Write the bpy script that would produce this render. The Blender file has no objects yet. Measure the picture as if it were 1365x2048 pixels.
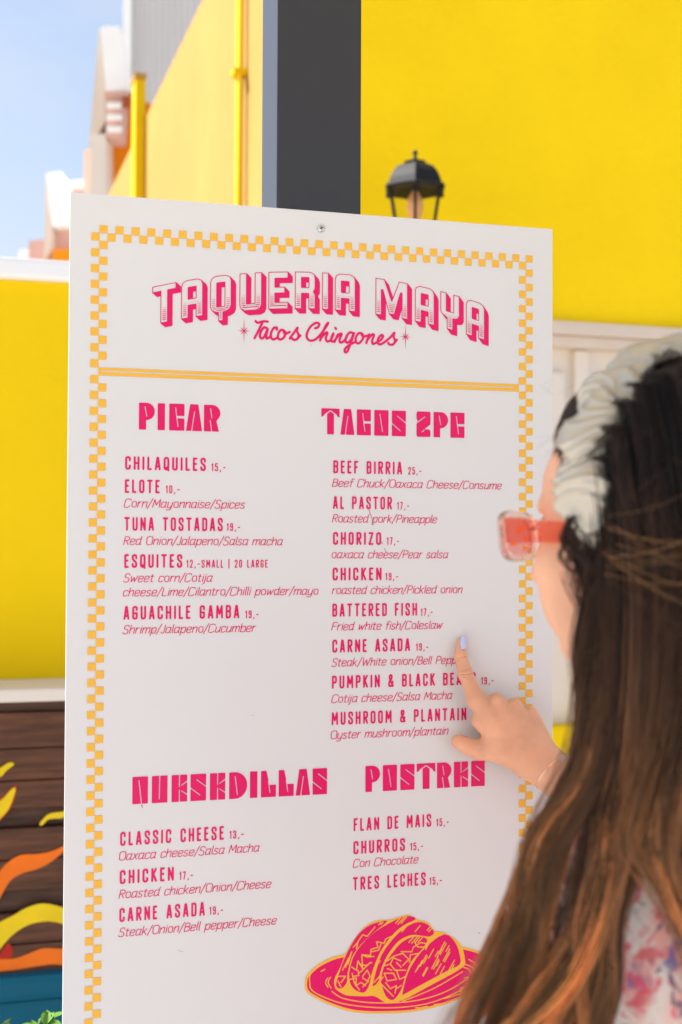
import bpy, bmesh, math, random
import numpy as np
from mathutils import Vector, Matrix, noise as mnoise
from mathutils.geometry import tessellate_polygon
random.seed(7); rng = np.random.default_rng(7)
sc = bpy.context.scene
COL = sc.collection
R = math.radians

# ------------------------------------------------------------------ camera
FPX = 2395.2                       # focal length in pixels of the 2048 high photograph
CAM = Vector((-0.0822543, -1.5279499, 1.5))
CX = Vector((0.96599483, -0.25853074, 0.00398115)).normalized()
CF = Vector((0.25837035, 0.96575844, 0.02356691)).normalized()
CU = CX.cross(CF).normalized()
H0 = 1.5 + 0.3958469               # height of the v=0 line of the printed grid
cd = bpy.data.cameras.new('camera'); cam = bpy.data.objects.new('camera', cd); COL.objects.link(cam)
m = Matrix((CX, CU, -CF)).transposed().to_4x4(); m.translation = CAM; cam.matrix_world = m
cd.sensor_fit = 'VERTICAL'; cd.sensor_height = 36; cd.sensor_width = 24
cd.lens = FPX / 2048 * 36; cd.clip_start = 0.05; cd.clip_end = 500
cd.dof.use_dof = True; cd.dof.focus_distance = 1.56; cd.dof.aperture_fstop = 4.9
sc.camera = cam

# ------------------------------------------------------------------ light
SUN = Vector((-0.56, 0.25, 0.79)).normalized()     # towards the sun: left, a little behind the board
w = bpy.data.worlds.new('World'); sc.world = w; w.use_nodes = True
nt = w.node_tree; nt.nodes.clear()
out = nt.nodes.new('ShaderNodeOutputWorld'); bg = nt.nodes.new('ShaderNodeBackground')
sky = nt.nodes.new('ShaderNodeTexSky'); sky.sky_type = 'NISHITA'; sky.sun_disc = False
sky.sun_elevation = math.asin(SUN.z); sky.sun_rotation = math.atan2(SUN.x, SUN.y) % (2 * math.pi)
sky.air_density = 1.0; sky.dust_density = 2.2; sky.ozone_density = 1.0
tc = nt.nodes.new('ShaderNodeTexCoord'); mp = nt.nodes.new('ShaderNodeMapping'); mp.inputs['Scale'].default_value = (1.2, 1.2, 3.2)
nz = nt.nodes.new('ShaderNodeTexNoise'); nz.inputs['Scale'].default_value = 2.6; nz.inputs['Detail'].default_value = 5; nz.inputs['Roughness'].default_value = .5
rp = nt.nodes.new('ShaderNodeValToRGB'); rp.color_ramp.elements[0].position = .20; rp.color_ramp.elements[1].position = .75
mul = nt.nodes.new('ShaderNodeMath'); mul.operation = 'MULTIPLY'; mul.inputs[1].default_value = .92
mix = nt.nodes.new('ShaderNodeMixRGB'); mix.inputs['Color2'].default_value = (3.5, 3.75, 4.15, 1)
bg.inputs['Strength'].default_value = 0.08
L = nt.links.new
L(tc.outputs['Generated'], mp.inputs['Vector']); L(mp.outputs['Vector'], nz.inputs['Vector'])
L(nz.outputs['Fac'], rp.inputs['Fac']); L(rp.outputs['Color'], mul.inputs[0]); L(mul.outputs[0], mix.inputs['Fac'])
L(sky.outputs['Color'], mix.inputs['Color1']); L(mix.outputs['Color'], bg.inputs['Color']); L(bg.outputs['Background'], out.inputs['Surface'])
sl = bpy.data.lights.new('sun', 'SUN'); so = bpy.data.objects.new('sun', sl); COL.objects.link(so)
sl.energy = 3.9; sl.angle = R(0.53); sl.color = (1.0, 0.965, 0.92)
so.rotation_euler = SUN.to_track_quat('Z', 'Y').to_euler(); so.location = (0, 0, 12)
sc.view_settings.view_transform = 'Standard'; sc.view_settings.look = 'None'
sc.view_settings.exposure = 1.46; sc.view_settings.gamma = 1.0
sc.render.engine = 'CYCLES'
sc.cycles.use_denoising = True; sc.cycles.max_bounces = 12; sc.cycles.transparent_max_bounces = 16
sc.cycles.sample_clamp_indirect = 8

# ------------------------------------------------------------------ helpers
def at(px, py, d):
    """point at depth d along the view seen at photograph pixel px,py"""
    return CAM + CF * d + CX * ((px - 682.5) / FPX * d) - CU * ((py - 1024) / FPX * d)
def ray_y(px, py, Y):
    """point of the plane y = Y on that sight line"""
    v = CF + CX * ((px - 682.5) / FPX) - CU * ((py - 1024) / FPX)
    return CAM + v * ((Y - CAM.y) / v.y)
def uv(px, py):
    p = ray_y(px, py, 0.0); return (p.x * 100, (H0 - p.z) * 100)

def link(o, parent=None, label=None, cat=None, group=None, kind=None):
    COL.objects.link(o)
    if parent: o.parent = parent
    if label: o['label'] = label
    if cat: o['category'] = cat
    if group: o['group'] = group
    if kind: o['kind'] = kind
    return o
def mesh_obj(name, verts, faces, mat, parent=None, smooth=False, **k):
    me = bpy.data.meshes.new(name)
    me.from_pydata([tuple(map(float, v)) for v in verts], [], faces); me.update()
    if mat: me.materials.append(mat)
    if smooth: me.polygons.foreach_set('use_smooth', [True] * len(me.polygons))
    return link(bpy.data.objects.new(name, me), parent, **k)
def np_mesh(name, V, F, mat, parent=None, smooth=True, **k):
    V = np.asarray(V, np.float32); F = np.asarray(F, np.int32); n = F.shape[1]
    me = bpy.data.meshes.new(name); me.vertices.add(len(V)); me.vertices.foreach_set('co', V.ravel())
    me.loops.add(F.size); me.loops.foreach_set('vertex_index', F.ravel())
    me.polygons.add(len(F)); me.polygons.foreach_set('loop_start', np.arange(0, F.size, n, dtype=np.int32))
    try: me.polygons.foreach_set('loop_total', np.full(len(F), n, np.int32))
    except Exception: pass
    me.update(calc_edges=True); me.validate()
    if smooth: me.polygons.foreach_set('use_smooth', np.ones(len(F), bool))
    if mat: me.materials.append(mat)
    return link(bpy.data.objects.new(name, me), parent, **k)
def empty(name, loc, label, cat, group=None):
    o = bpy.data.objects.new(name, None); o.location = loc; o.empty_display_size = .05
    return link(o, None, label, cat, group)
def fix_parent(root):
    """children were built in world coordinates"""
    bpy.context.view_layer.update()
    inv = root.matrix_world.inverted()
    for c in root.children: c.matrix_parent_inverse = inv
class MB:
    def __init__(s): s.bm = bmesh.new()
    def box(s, lo, hi, M=None, bev=0):
        r = bmesh.ops.create_cube(s.bm, size=1)
        vs = r['verts']; lo = Vector(lo); hi = Vector(hi)
        for v in vs:
            v.co = Vector([(lo[i] + hi[i]) / 2 + v.co[i] * (hi[i] - lo[i]) for i in range(3)])
        if bev:
            es = list({e for v in vs for e in v.link_edges})
            r2 = bmesh.ops.bevel(s.bm, geom=es, offset=bev, segments=2, affect='EDGES', profile=.6)
            vs = list({v for f in r2['faces'] for v in f.verts} | {v for v in vs if v.is_valid})
        if M is not None:
            for v in vs: v.co = M @ v.co
        return s
    def prism(s, pts, vec):
        """closed planar polygon pts extruded by vec"""
        a = [s.bm.verts.new(p) for p in pts]; b = [s.bm.verts.new(Vector(p) + Vector(vec)) for p in pts]
        n = len(pts)
        s.bm.faces.new(a); s.bm.faces.new(b[::-1])
        for i in range(n): s.bm.faces.new((a[i], b[i], b[(i + 1) % n], a[(i + 1) % n]))
        return s
    def tube(s, pts, rad, n=10, closed=False):
        pts = [Vector(p) for p in pts]; N = len(pts); rings = []
        rad = rad if hasattr(rad, '__len__') else [rad] * N
        up = Vector((0, 0, 1))
        for i, p in enumerate(pts):
            t = ((pts[(i + 1) % N] if closed or i < N - 1 else p) - (pts[i - 1] if closed or i > 0 else p)).normalized()
            a = t.cross(up)
            if a.length < 1e-3: a = t.cross(Vector((1, 0, 0)))
            a.normalize(); b = a.cross(t).normalized(); up = b if b.length else up
            rings.append([s.bm.verts.new(p + (a * math.cos(q) + b * math.sin(q)) * rad[i]) for q in [2 * math.pi * k / n for k in range(n)]])
        for i in range(N if closed else N - 1):
            A, B = rings[i], rings[(i + 1) % N]
            for k in range(n): s.bm.faces.new((A[k], A[(k + 1) % n], B[(k + 1) % n], B[k]))
        if not closed: s.bm.faces.new(rings[0][::-1]); s.bm.faces.new(rings[-1])
        return s
    def lathe(s, prof, c, n=24, rot=0):
        c = Vector(c); rings = []
        for r, z in prof:
            rings.append([s.bm.verts.new(c + Vector((r * math.cos(rot + 2 * math.pi * k / n), r * math.sin(rot + 2 * math.pi * k / n), z))) for k in range(n)])
        for A, B in zip(rings, rings[1:]):
            for k in range(n): s.bm.faces.new((A[k], A[(k + 1) % n], B[(k + 1) % n], B[k]))
        s.bm.faces.new(rings[0][::-1]); s.bm.faces.new(rings[-1])
        return s
    def obj(s, name, mat, parent=None, smooth=False, **k):
        bmesh.ops.recalc_face_normals(s.bm, faces=s.bm.faces)
        me = bpy.data.meshes.new(name); s.bm.to_mesh(me); s.bm.free()
        if mat: me.materials.append(mat)
        if smooth: me.polygons.foreach_set('use_smooth', [True] * len(me.polygons))
        return link(bpy.data.objects.new(name, me), parent, **k)

# ------------------------------------------------------------------ materials
def mat(name, col, rough=.6, spec=.5, metal=0, noise=None, bump=None, **inp):
    """noise=(scale, amount, stretch) tints the base colour; bump=(scale, strength, dist)"""
    M = bpy.data.materials.new(name); M.use_nodes = True; n = M.node_tree; b = n.nodes['Principled BSDF']
    b.inputs['Base Color'].default_value = (*col, 1); b.inputs['Roughness'].default_value = rough
    b.inputs['Metallic'].default_value = metal; b.inputs['Specular IOR Level'].default_value = spec
    for k, v in inp.items(): b.inputs[k.replace('_', ' ')].default_value = v
    t = n.nodes.new('ShaderNodeTexCoord')
    if noise:
        s, a = noise[:2]; st = noise[2] if len(noise) > 2 else (1, 1, 1)
        mp = n.nodes.new('ShaderNodeMapping'); mp.inputs['Scale'].default_value = st
        nz = n.nodes.new('ShaderNodeTexNoise'); nz.inputs['Scale'].default_value = s; nz.inputs['Detail'].default_value = 6; nz.inputs['Roughness'].default_value = .6
        r = n.nodes.new('ShaderNodeMapRange'); r.inputs['From Min'].default_value = .25; r.inputs['From Max'].default_value = .75
        r.inputs['To Min'].default_value = 1 - a; r.inputs['To Max'].default_value = 1 + a
        x = n.nodes.new('ShaderNodeVectorMath'); x.operation = 'SCALE'; x.inputs[0].default_value = col
        n.links.new(t.outputs['Object'], mp.inputs[0]); n.links.new(mp.outputs[0], nz.inputs['Vector'])
        n.links.new(nz.outputs['Fac'], r.inputs['Value']); n.links.new(r.outputs[0], x.inputs['Scale']); n.links.new(x.outputs[0], b.inputs['Base Color'])
    if bump:
        nz = n.nodes.new('ShaderNodeTexNoise'); nz.inputs['Scale'].default_value = bump[0]; nz.inputs['Detail'].default_value = 5
        bp = n.nodes.new('ShaderNodeBump'); bp.inputs['Strength'].default_value = bump[1]; bp.inputs['Distance'].default_value = bump[2]
        n.links.new(t.outputs['Object'], nz.inputs['Vector']); n.links.new(nz.outputs['Fac'], bp.inputs['Height']); n.links.new(bp.outputs['Normal'], b.inputs['Normal'])
    return M
M_board = mat('white_board_laminate', (.70, .705, .715), .38, .35, noise=(1.6, .012))
M_pink = mat('magenta_vinyl', (.74, .004, .13), .38, .28, noise=(3, .06))
M_gold = mat('amber_vinyl', (.86, .47, .045), .4, .35, noise=(3, .05))
M_post = mat('dark_slate_paint', (.005, .008, .019), .42, .5, noise=(18, .12, (1, 1, .25)), bump=(300, .15, .001), Coat_Weight=.5, Coat_Roughness=.35)
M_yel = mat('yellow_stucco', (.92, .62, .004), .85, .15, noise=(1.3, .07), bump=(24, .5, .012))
M_yels = mat('sunlit_yellow_stucco', (.42, .255, .072), .9, .1, noise=(1.1, .10), bump=(30, .3, .006))  # building yellow with overexposed sunlight painted in as a paler colour
M_yelg = mat('yellow_garden_wall_paint', (.90, .60, .003), .8, .15, noise=(1.0, .08), bump=(30, .3, .006))
M_white = mat('white_lime_paint', (.88, .87, .85), .8, .2, noise=(2, .05), bump=(30, .2, .005))
M_cream = mat('cream_paint', (.74, .66, .58), .6, .3, noise=(2, .04))
M_creams = mat('cream_trim_paint', (.66, .55, .45), .6, .3, noise=(3, .05))
M_black = mat('black_iron', (.012, .011, .012), .6, .2, noise=(30, .2), bump=(120, .2, .001))
M_dark = mat('dark_slot', (.02, .015, .012), .8)
M_grey = mat('grey_corrugated_sheet', (.62, .60, .59), .6, .3, noise=(2, .06, (1, 1, .2)))
M_orange = mat('orange_stucco', (.80, .25, .01), .85, .1, noise=(2, .08))
M_rose = mat('rose_plaster', (.62, .40, .34), .85, .1, noise=(2, .08))
M_terra = mat('terracotta', (.42, .10, .04), .8, .2, noise=(6, .2))
M_wood = mat('brown_stained_wood', (.105, .040, .019), .6, .3, noise=(5, .55, (1.2, 1, 14)), bump=(60, .3, .003))
M_wood2 = mat('dark_stained_wood', (.070, .033, .020), .65, .3, noise=(5, .5, (1.2, 1, 14)), bump=(60, .3, .003))
M_blue = mat('petrol_blue_paint', (.000, .10, .17), .55, .2, noise=(3, .12))
M_flyel = mat('yellow_flame_paint', (.80, .56, .01), .6, .2, noise=(9, .10))
M_florg = mat('orange_flame_paint', (.85, .17, .01), .6, .2, noise=(9, .12))
M_flred = mat('red_flame_paint', (.45, .02, .01), .6, .2)
M_deep = mat('deep_yellow_paint', (.68, .44, .003), .8, .15, noise=(3, .08))
M_scuff = mat('brown_scuff', (.30, .17, .07), .8)
M_steel = mat('zinc_screw', (.62, .62, .62), .28, .5, metal=1)
M_gold2 = mat('rose_gold', (.93, .60, .42), .2, .5, metal=1)
M_ground = mat('beige_paving', (.48, .455, .435), .85, .2, noise=(.8, .08), bump=(20, .3, .01))
M_bulb = mat('bulb_glass', (.80, .38, .15), .15, .5, noise=(20, .1))
M_nail = mat('lilac_nail_polish', (.50, .58, .92), .14, .6)
M_leaf = mat('green_leaf', (.10, .24, .03), .45, .4, noise=(40, .3), Subsurface_Weight=.0)
M_stem = mat('plant_stem', (.12, .10, .04), .7)
M_satin = mat('champagne_satin', (.47, .43, .355), .30, .6, metal=.55, noise=(25, .05), bump=(900, .25, .0004))
M_skin = mat('skin', (.72, .38, .235), .45, .4, noise=(22, .13), bump=(260, .30, .0009), Subsurface_Weight=.35, Subsurface_Scale=.01)
M_skin.node_tree.nodes['Principled BSDF'].inputs['Subsurface Radius'].default_value = (1.0, .35, .18)
def glassm(name, col, ior=1.25, rough=.02):
    return mat(name, col, rough, .5, Transmission_Weight=1.0, IOR=ior)
M_gl_frame = glassm('clear_peach_acrylic', (1.0, .76, .70), 1.3, .03)
M_gl_temple = mat('coral_acrylic', (1.0, .42, .33), .08, .5, Transmission_Weight=1.0, IOR=1.2)
M_gl_lens = glassm('coral_lens', (1.0, .46, .42), 1.06, .0)
M_pane = glassm('clear_lantern_glass', (.95, .95, .93), 1.02, .05)

M_canopy = mat('cream_canvas', (.74, .70, .64), .9, .1)  # cloth of the added sunshade, lets soft top light through
_n = M_canopy.node_tree; _t = _n.nodes.new('ShaderNodeBsdfTranslucent'); _t.inputs['Color'].default_value = (.80, .74, .62, 1); _m = _n.nodes.new('ShaderNodeMixShader'); _m.inputs[0].default_value = .40
_n.links.new(_n.nodes['Principled BSDF'].outputs[0], _m.inputs[1]); _n.links.new(_t.outputs[0], _m.inputs[2]); _n.links.new(_m.outputs[0], _n.nodes['Material Output'].inputs['Surface'])
def blouse_mat():
    M = bpy.data.materials.new('floral_cotton'); M.use_nodes = True; n = M.node_tree; b = n.nodes['Principled BSDF']
    b.inputs['Roughness'].default_value = .85
    t = n.nodes.new('ShaderNodeTexCoord'); prev = None
    base = n.nodes.new('ShaderNodeRGB'); base.outputs[0].default_value = (.74, .66, .60, 1); prev = base.outputs[0]
    for i, (s, c, lo, hi) in enumerate([(22, (.80, .36, .30), .47, .62), (30, (.62, .10, .12), .52, .64), (36, (.14, .14, .34), .56, .66), (75, (.70, .08, .14), .55, .64), (60, (.12, .09, .14), .60, .68)]):
        mp = n.nodes.new('ShaderNodeMapping'); mp.inputs['Location'].default_value = (i * 3.1, i * 1.7, i * 2.3)
        nz = n.nodes.new('ShaderNodeTexNoise'); nz.inputs['Scale'].default_value = s; nz.inputs['Detail'].default_value = 3; nz.inputs['Distortion'].default_value = 1.0
        r = n.nodes.new('ShaderNodeMapRange'); r.inputs['From Min'].default_value = lo; r.inputs['From Max'].default_value = hi; r.inputs['To Max'].default_value = .9
        x = n.nodes.new('ShaderNodeMixRGB'); x.inputs['Color2'].default_value = (*c, 1)
        n.links.new(t.outputs['Object'], mp.inputs[0]); n.links.new(mp.outputs[0], nz.inputs['Vector']); n.links.new(nz.outputs['Fac'], r.inputs['Value'])
        n.links.new(r.outputs[0], x.inputs['Fac']); n.links.new(prev, x.inputs['Color1']); prev = x.outputs['Color']
    n.links.new(prev, b.inputs['Base Color'])
    return M
M_blouse = blouse_mat()
def hair_mat():
    M = bpy.data.materials.new('brown_hair'); M.use_nodes = True; n = M.node_tree; b = n.nodes['Principled BSDF']
    at_ = n.nodes.new('ShaderNodeAttribute'); at_.attribute_name = 'haircol'
    b.inputs['Roughness'].default_value = .33; b.inputs['Specular IOR Level'].default_value = .5
    tr = n.nodes.new('ShaderNodeBsdfTranslucent'); mx = n.nodes.new('ShaderNodeMixShader'); mx.inputs[0].default_value = .30
    sc_ = n.nodes.new('ShaderNodeVectorMath'); sc_.operation = 'MULTIPLY'; sc_.inputs[1].default_value = (1.9, 1.6, 1.25)
    o = n.nodes['Material Output']
    n.links.new(at_.outputs['Color'], b.inputs['Base Color']); n.links.new(at_.outputs['Color'], sc_.inputs[0]); n.links.new(sc_.outputs[0], tr.inputs['Color'])
    n.links.new(b.outputs[0], mx.inputs[1]); n.links.new(tr.outputs[0], mx.inputs[2]); n.links.new(mx.outputs[0], o.inputs['Surface'])
    return M
M_hair = hair_mat()

# ------------------------------------------------------------------ flat print: distance fields and their outlines
def seg_d(X, Y, a, b):
    ax, ay = a; bx, by = b; dx, dy = bx - ax, by - ay; q = dx * dx + dy * dy
    t = np.clip(((X - ax) * dx + (Y - ay) * dy) / q, 0, 1) if q > 1e-12 else 0
    return np.hypot(X - ax - t * dx, Y - ay - t * dy)
def strokes_d(X, Y, strokes, r):
    D = np.full(X.shape, 1e3)
    for s in strokes:
        if len(s) == 1: s = [s[0], s[0]]
        for a, b in zip(s, s[1:]): D = np.minimum(D, seg_d(X, Y, a, b))
    return D - r
def poly_d(X, Y, P):
    D = np.full(X.shape, 1e3); ins = np.zeros(X.shape, bool); n = len(P)
    for i in range(n):
        a, b = P[i], P[(i + 1) % n]; D = np.minimum(D, seg_d(X, Y, a, b))
        if a[1] != b[1]:
            c = ((a[1] > Y) != (b[1] > Y)) & (X < (b[0] - a[0]) * (Y - a[1]) / (b[1] - a[1]) + a[0]); ins ^= c
    return np.where(ins, -D, D)
def contour(D, x0, y0, h):
    """flat mesh of the region D<0; D[j,i] at (x0+i*h, y0+j*h)"""
    ny, nx = D.shape; V = []; F = []; ids = {}
    D = np.where(D == 0, 1e-9, D); I = D < 0
    def vc(i, j):
        k = (i, j)
        if k not in ids: ids[k] = len(V); V.append((x0 + i * h, y0 + j * h))
        return ids[k]
    def ve(i, j, i2, j2):
        k = (i, j, i2, j2) if (i, j) < (i2, j2) else (i2, j2, i, j)
        if k not in ids:
            a = D[k[1], k[0]]; b = D[k[3], k[2]]; t = a / (a - b)
            ids[k] = len(V); V.append((x0 + (k[0] + (k[2] - k[0]) * t) * h, y0 + (k[1] + (k[3] - k[1]) * t) * h))
        return ids[k]
    cnt = I[:-1, :-1].astype(int) + I[1:, :-1] + I[:-1, 1:] + I[1:, 1:]
    for j in range(ny - 1):
        row = cnt[j]
        if not row.any(): continue
        i = 0
        while i < nx - 1:
            c = row[i]
            if c == 4:
                k = i
                while k < nx - 1 and row[k] == 4: k += 1
                F.append((vc(i, j), vc(k, j), vc(k, j + 1), vc(i, j + 1))); i = k; continue
            if c:
                cs = [(i, j), (i + 1, j), (i + 1, j + 1), (i, j + 1)]; p = []
                for q in range(4):
                    a = cs[q]; b = cs[(q + 1) % 4]
                    if I[a[1], a[0]]: p.append(vc(*a))
                    if I[a[1], a[0]] != I[b[1], b[0]]: p.append(ve(*a, *b))
                if len(p) > 2: F.append(tuple(p))
            i += 1
    return V, F
def grid(x0, x1, y0, y1, h):
    nx = int((x1 - x0) / h) + 2; ny = int((y1 - y0) / h) + 2
    return np.meshgrid(x0 + np.arange(nx) * h, y0 + np.arange(ny) * h)
def smooth_poly(pts, rad, closed=False):
    """pts (x,y[,1]); flagged corners are rounded"""
    o = []; n = len(pts)
    for i, p in enumerate(pts):
        if len(p) < 3 or (not closed and i in (0, n - 1)): o.append(p[:2]); continue
        a = pts[i - 1]; b = pts[(i + 1) % n]
        da = math.hypot(a[0] - p[0], a[1] - p[1]); db = math.hypot(b[0] - p[0], b[1] - p[1]); r = min(rad, da * .5, db * .5)
        A = (p[0] + (a[0] - p[0]) / da * r, p[1] + (a[1] - p[1]) / da * r); B = (p[0] + (b[0] - p[0]) / db * r, p[1] + (b[1] - p[1]) / db * r)
        for k in range(6):
            t = k / 5; o.append(tuple((1 - t) ** 2 * A[q] + 2 * t * (1 - t) * p[q] * .93 + 2 * t * (1 - t) * .07 * (A[q] + B[q]) / 2 + t * t * B[q] for q in (0, 1)))
    if closed: o.append(o[0])
    return o
def parse(g, rad):
    """'x y[r];...|...' in hundredths of the cap height; trailing z closes"""
    S = []
    for s in g.split('|'):
        cl = s.endswith('z'); s = s.rstrip('z'); P = []
        for q in s.split(';'):
            x, y = q.split(); r = y.endswith('r'); y = y.rstrip('r')
            P.append((float(x) / 100, float(y) / 100, 1) if r else (float(x) / 100, float(y) / 100))
        S.append(smooth_poly(P, rad, cl))
    return S
CAPS = {'A': (30, '0 0;12 100;18 100;30 0|4 24;26 24'), 'B': (28, '0 0;0 100|0 100;28 100r;28 54r;0 54|0 54;28 54r;28 0r;0 0'),
 'C': (28, '28 72;28 100r;0 100r;0 0r;28 0r;28 28'), 'D': (28, '0 0;0 100;28 100r;28 0r;0 0'), 'E': (21, '21 100;0 100;0 0;21 0|0 53;17 53'),
 'F': (21, '21 100;0 100;0 0|0 52;17 52'), 'G': (28, '28 74;28 100r;0 100r;0 0r;28 0r;28 46;15 46'), 'H': (28, '0 0;0 100|28 0;28 100|0 50;28 50'),
 'I': (0, '0 0;0 100'), 'K': (28, '0 0;0 100|26 100;2 46|8 56;28 0'), 'L': (20, '0 100;0 0;20 0'), 'M': (40, '0 0;2 100;20 34;38 100;40 0'),
 'N': (30, '0 0;0 100;30 0;30 100'), 'O': (28, '0 0r;0 100r;28 100r;28 0rz'), 'P': (28, '0 0;0 100;28 100r;28 46r;0 46'),
 'Q': (28, '0 0r;0 100r;28 100r;28 0rz|16 16;30 -8'), 'R': (28, '0 0;0 100;28 100r;28 50r;0 50|12 50;28 0'),
 'S': (28, '28 74;28 100r;0 100r;0 62r;28 40r;28 0r;0 0r;0 26'), 'T': (30, '0 100;30 100|15 100;15 0'), 'U': (28, '0 100;0 0r;28 0r;28 100'),
 'Z': (27, '0 100;27 100;0 0;27 0'), '&': (36, '36 0;6 70r;6 100r;26 100r;26 70r;0 34r;0 0r;26 0r;34 40'), '|': (0, '0 -12;0 112'),
 '0': (26, '0 0r;0 100r;26 100r;26 0rz'), '1': (10, '0 84;10 100;10 0'), '2': (26, '0 76;0 100r;26 100r;26 60r;0 0;26 0'),
 '3': (26, '0 78;0 100r;26 100r;26 54r;10 54|10 54;26 54r;26 0r;0 0r;0 24'), '5': (26, '25 100;2 100;0 58;10 62;26 62r;26 0r;0 0r;0 22'),
 '7': (26, '0 100;26 100;8 0'), '9': (26, '26 50;0 50r;0 100r;26 100r;26 0r;2 0r;0 22'), ',': (4, '4 6;0 -14'), '-': (20, '0 46;20 46'), ' ': (14, '')}
LOW = {'a': (44, '40 66;34 70;0 70r;-2 0r;24 0r;40 26|43 70;38 22;40 4;48 0'), 'b': (42, '0 104;0 0;22 0;44 0r;44 68r;20 70r;0 46'),
 'c': (36, '38 58;34 70r;0 70r;-2 0r;26 -2r;38 12'), 'd': (44, '40 66;34 70;0 70r;-2 0r;24 0r;40 26|43 104;38 22;40 4;48 0'),
 'e': (40, '0 34;40 38r;42 70r;0 72r;-2 0r;28 -2r;40 12'), 'f': (26, '34 98;28 106r;12 104r;10 0|0 66;28 66'),
 'g': (44, '40 66;34 70;0 70r;-2 0r;24 0r;40 26|43 70;38 -22r;14 -32r;-4 -24'), 'h': (40, '0 104;-1 0|0 44;18 70r;38 72r;38 0'),
 'i': (4, '3 70;2 0|5 92;5 94'), 'j': (8, '5 70;2 -22r;-12 -34|7 92;7 94'), 'k': (38, '0 104;-1 0|34 70;2 28|12 38;36 0'), 'l': (5, '2 106;0 14r;8 0'),
 'm': (66, '0 70;-1 0|0 44;14 70r;33 72r;32 0|32 44;48 70r;66 72r;65 0'), 'n': (40, '0 70;-1 0|0 44;18 70r;38 72r;38 0'),
 'o': (42, '4 2r;-4 70r;38 74r;44 0rz'), 'p': (42, '1 70;0 -32|0 40;18 70r;44 70r;40 0r;16 0;0 20'), 'r': (26, '0 70;-1 0|0 42;14 70r;28 68'),
 's': (34, '32 60;26 72r;2 70r;2 42;32 30r;32 0r;4 -2r;-4 12'), 't': (26, '10 92;8 0r;26 2|-4 68;26 68'), 'u': (40, '2 70;-2 0r;22 -2r;38 26|41 70;38 0'),
 'w': (58, '2 70;8 0;30 56;38 0;60 70'), 'x': (38, '2 70;36 0|38 70;-4 0'), 'y': (42, '2 70;-2 2r;22 -2r;40 26|43 70;36 -24r;12 -34r;-6 -24'),
 'B': (46, '2 100;0 0|2 100;44 100r;42 54r;4 54|4 54;48 54r;46 0r;0 0'), 'C': (50, '52 84;46 102r;0 102r;-4 -2r;36 -4r;50 16'), 'F': (44, '46 100;2 100;0 0|0 52;38 52'),
 'J': (24, '24 100;22 0r;2 -4r;-8 10'), 'L': (40, '2 100;0 0;40 0'), 'M': (62, '-2 0;6 100;30 30;60 100;62 0'), 'O': (54, '4 -2r;-6 100r;52 104r;58 0rz'),
 'P': (44, '2 100;0 0|2 100;46 100r;44 48r;2 48'), 'R': (44, '2 100;0 0|2 100;46 100r;44 52r;2 52|18 52;44 0'), 'S': (44, '44 84;36 104r;2 100r;2 60;42 46r;42 -2r;6 -4r;-6 14'),
 'W': (76, '2 100;14 0;40 76;54 0;78 100'), '/': (26, '-4 -16;28 112'), ' ': (22, '')}
_gc = {}
def glyph(font, ch, th):
    k = (font, ch, th)
    if k in _gc: return _gc[k]
    wd, g = (CAPS if font == 'c' else LOW)[ch]
    if not g: r = (wd / 100, None, None)
    else:
        S = parse(g, .16 if font == 'c' else .24)
        S = [[(x, th / 2 + y * (1 - th)) for x, y in s] for s in S]
        if font == 'd': S = [[(x + .19 * y, y) for x, y in s] for s in S]
        xs = [p[0] for s in S for p in s]; ys = [p[1] for s in S for p in s]
        h = .034; e = th + .03; X, Y = grid(min(xs) - e, max(xs) + e, min(ys) - e, max(ys) + e, h)
        r = (wd / 100,) + contour(strokes_d(X, Y, S, th / 2), X[0, 0], Y[0, 0], h)
    _gc[k] = r; return r

ZP = -0.0006      # print height in front of the board face (board face at y = 0)
def bpt(u, v, lift=0.0): return (u / 100, ZP - lift, H0 - v / 100)
def put_print(name, V, F, m_, parent, lift=0.0, label=None):
    return mesh_obj(name, [bpt(u, v, lift) for u, v in V], [f[::-1] for f in F] if False else F, m_, parent, label=label)
def text_line(font, s, u0, v0, u1, cap, parent, name):
    small = cap < 1.3 and font == 'c'
    th = (.13 if small else .148) if font == 'c' else .082
    gap = .22 if font == 'c' else .17
    x = 0; items = []
    for ch in s:
        wd, V, F = glyph(font, ch, th)
        if V: items.append((x, V, F))
        x += wd + gap + (th if font == 'c' else 0)
    xmax = max(x_ + max(p[0] for p in V) for x_, V, F in items); xmin = min(x_ + min(p[0] for p in V) for x_, V, F in items)
    k = (u1 - u0) / (xmax - xmin); AV = []; AF = []
    for x_, V, F in items:
        b = len(AV); AV += [(u0 + (x_ + p[0] - xmin) * k, v0 - p[1] * cap) for p in V]; AF += [tuple(i + b for i in f) for f in F]
    return put_print(name, AV, AF, M_pink, parent)

# ------------------------------------------------------------------ the menu board
board = empty('menu_sign', (.30, 0, .58), 'white menu board with magenta lettering and amber chequered border, screwed to the dark post', 'menu sign')
b = MB(); b.box((-.0265, 0, H0 - 1.245), (.6305, .005, H0 + .0392), bev=.0012); b.obj('panel', M_board, board)
V = []; F = []
def sq(u, v):
    i = len(V); V.extend([(u, v), (u + 1, v), (u + 1, v + 1), (u, v + 1)]); F.append((i, i + 1, i + 2, i + 3))
NV = 121
for k in range(0, NV):
    if k % 2: sq(0, k)
    elif k and k != 18: sq(1, k)
    if k % 2: sq(58, k)
    else: sq(59, k)
for k in range(1, 58):
    if k % 2: sq(k, 0); sq(k, NV - 1)
    elif k > 1: sq(k, 1); sq(k, NV - 2)
put_print('checker_border', V, F, M_gold, board)
V = []; F = []
def rc(a, b_, c, d):
    i = len(V); V.extend([(a, c), (b_, c), (b_, d), (a, d)]); F.append((i, i + 1, i + 2, i + 3))
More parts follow.
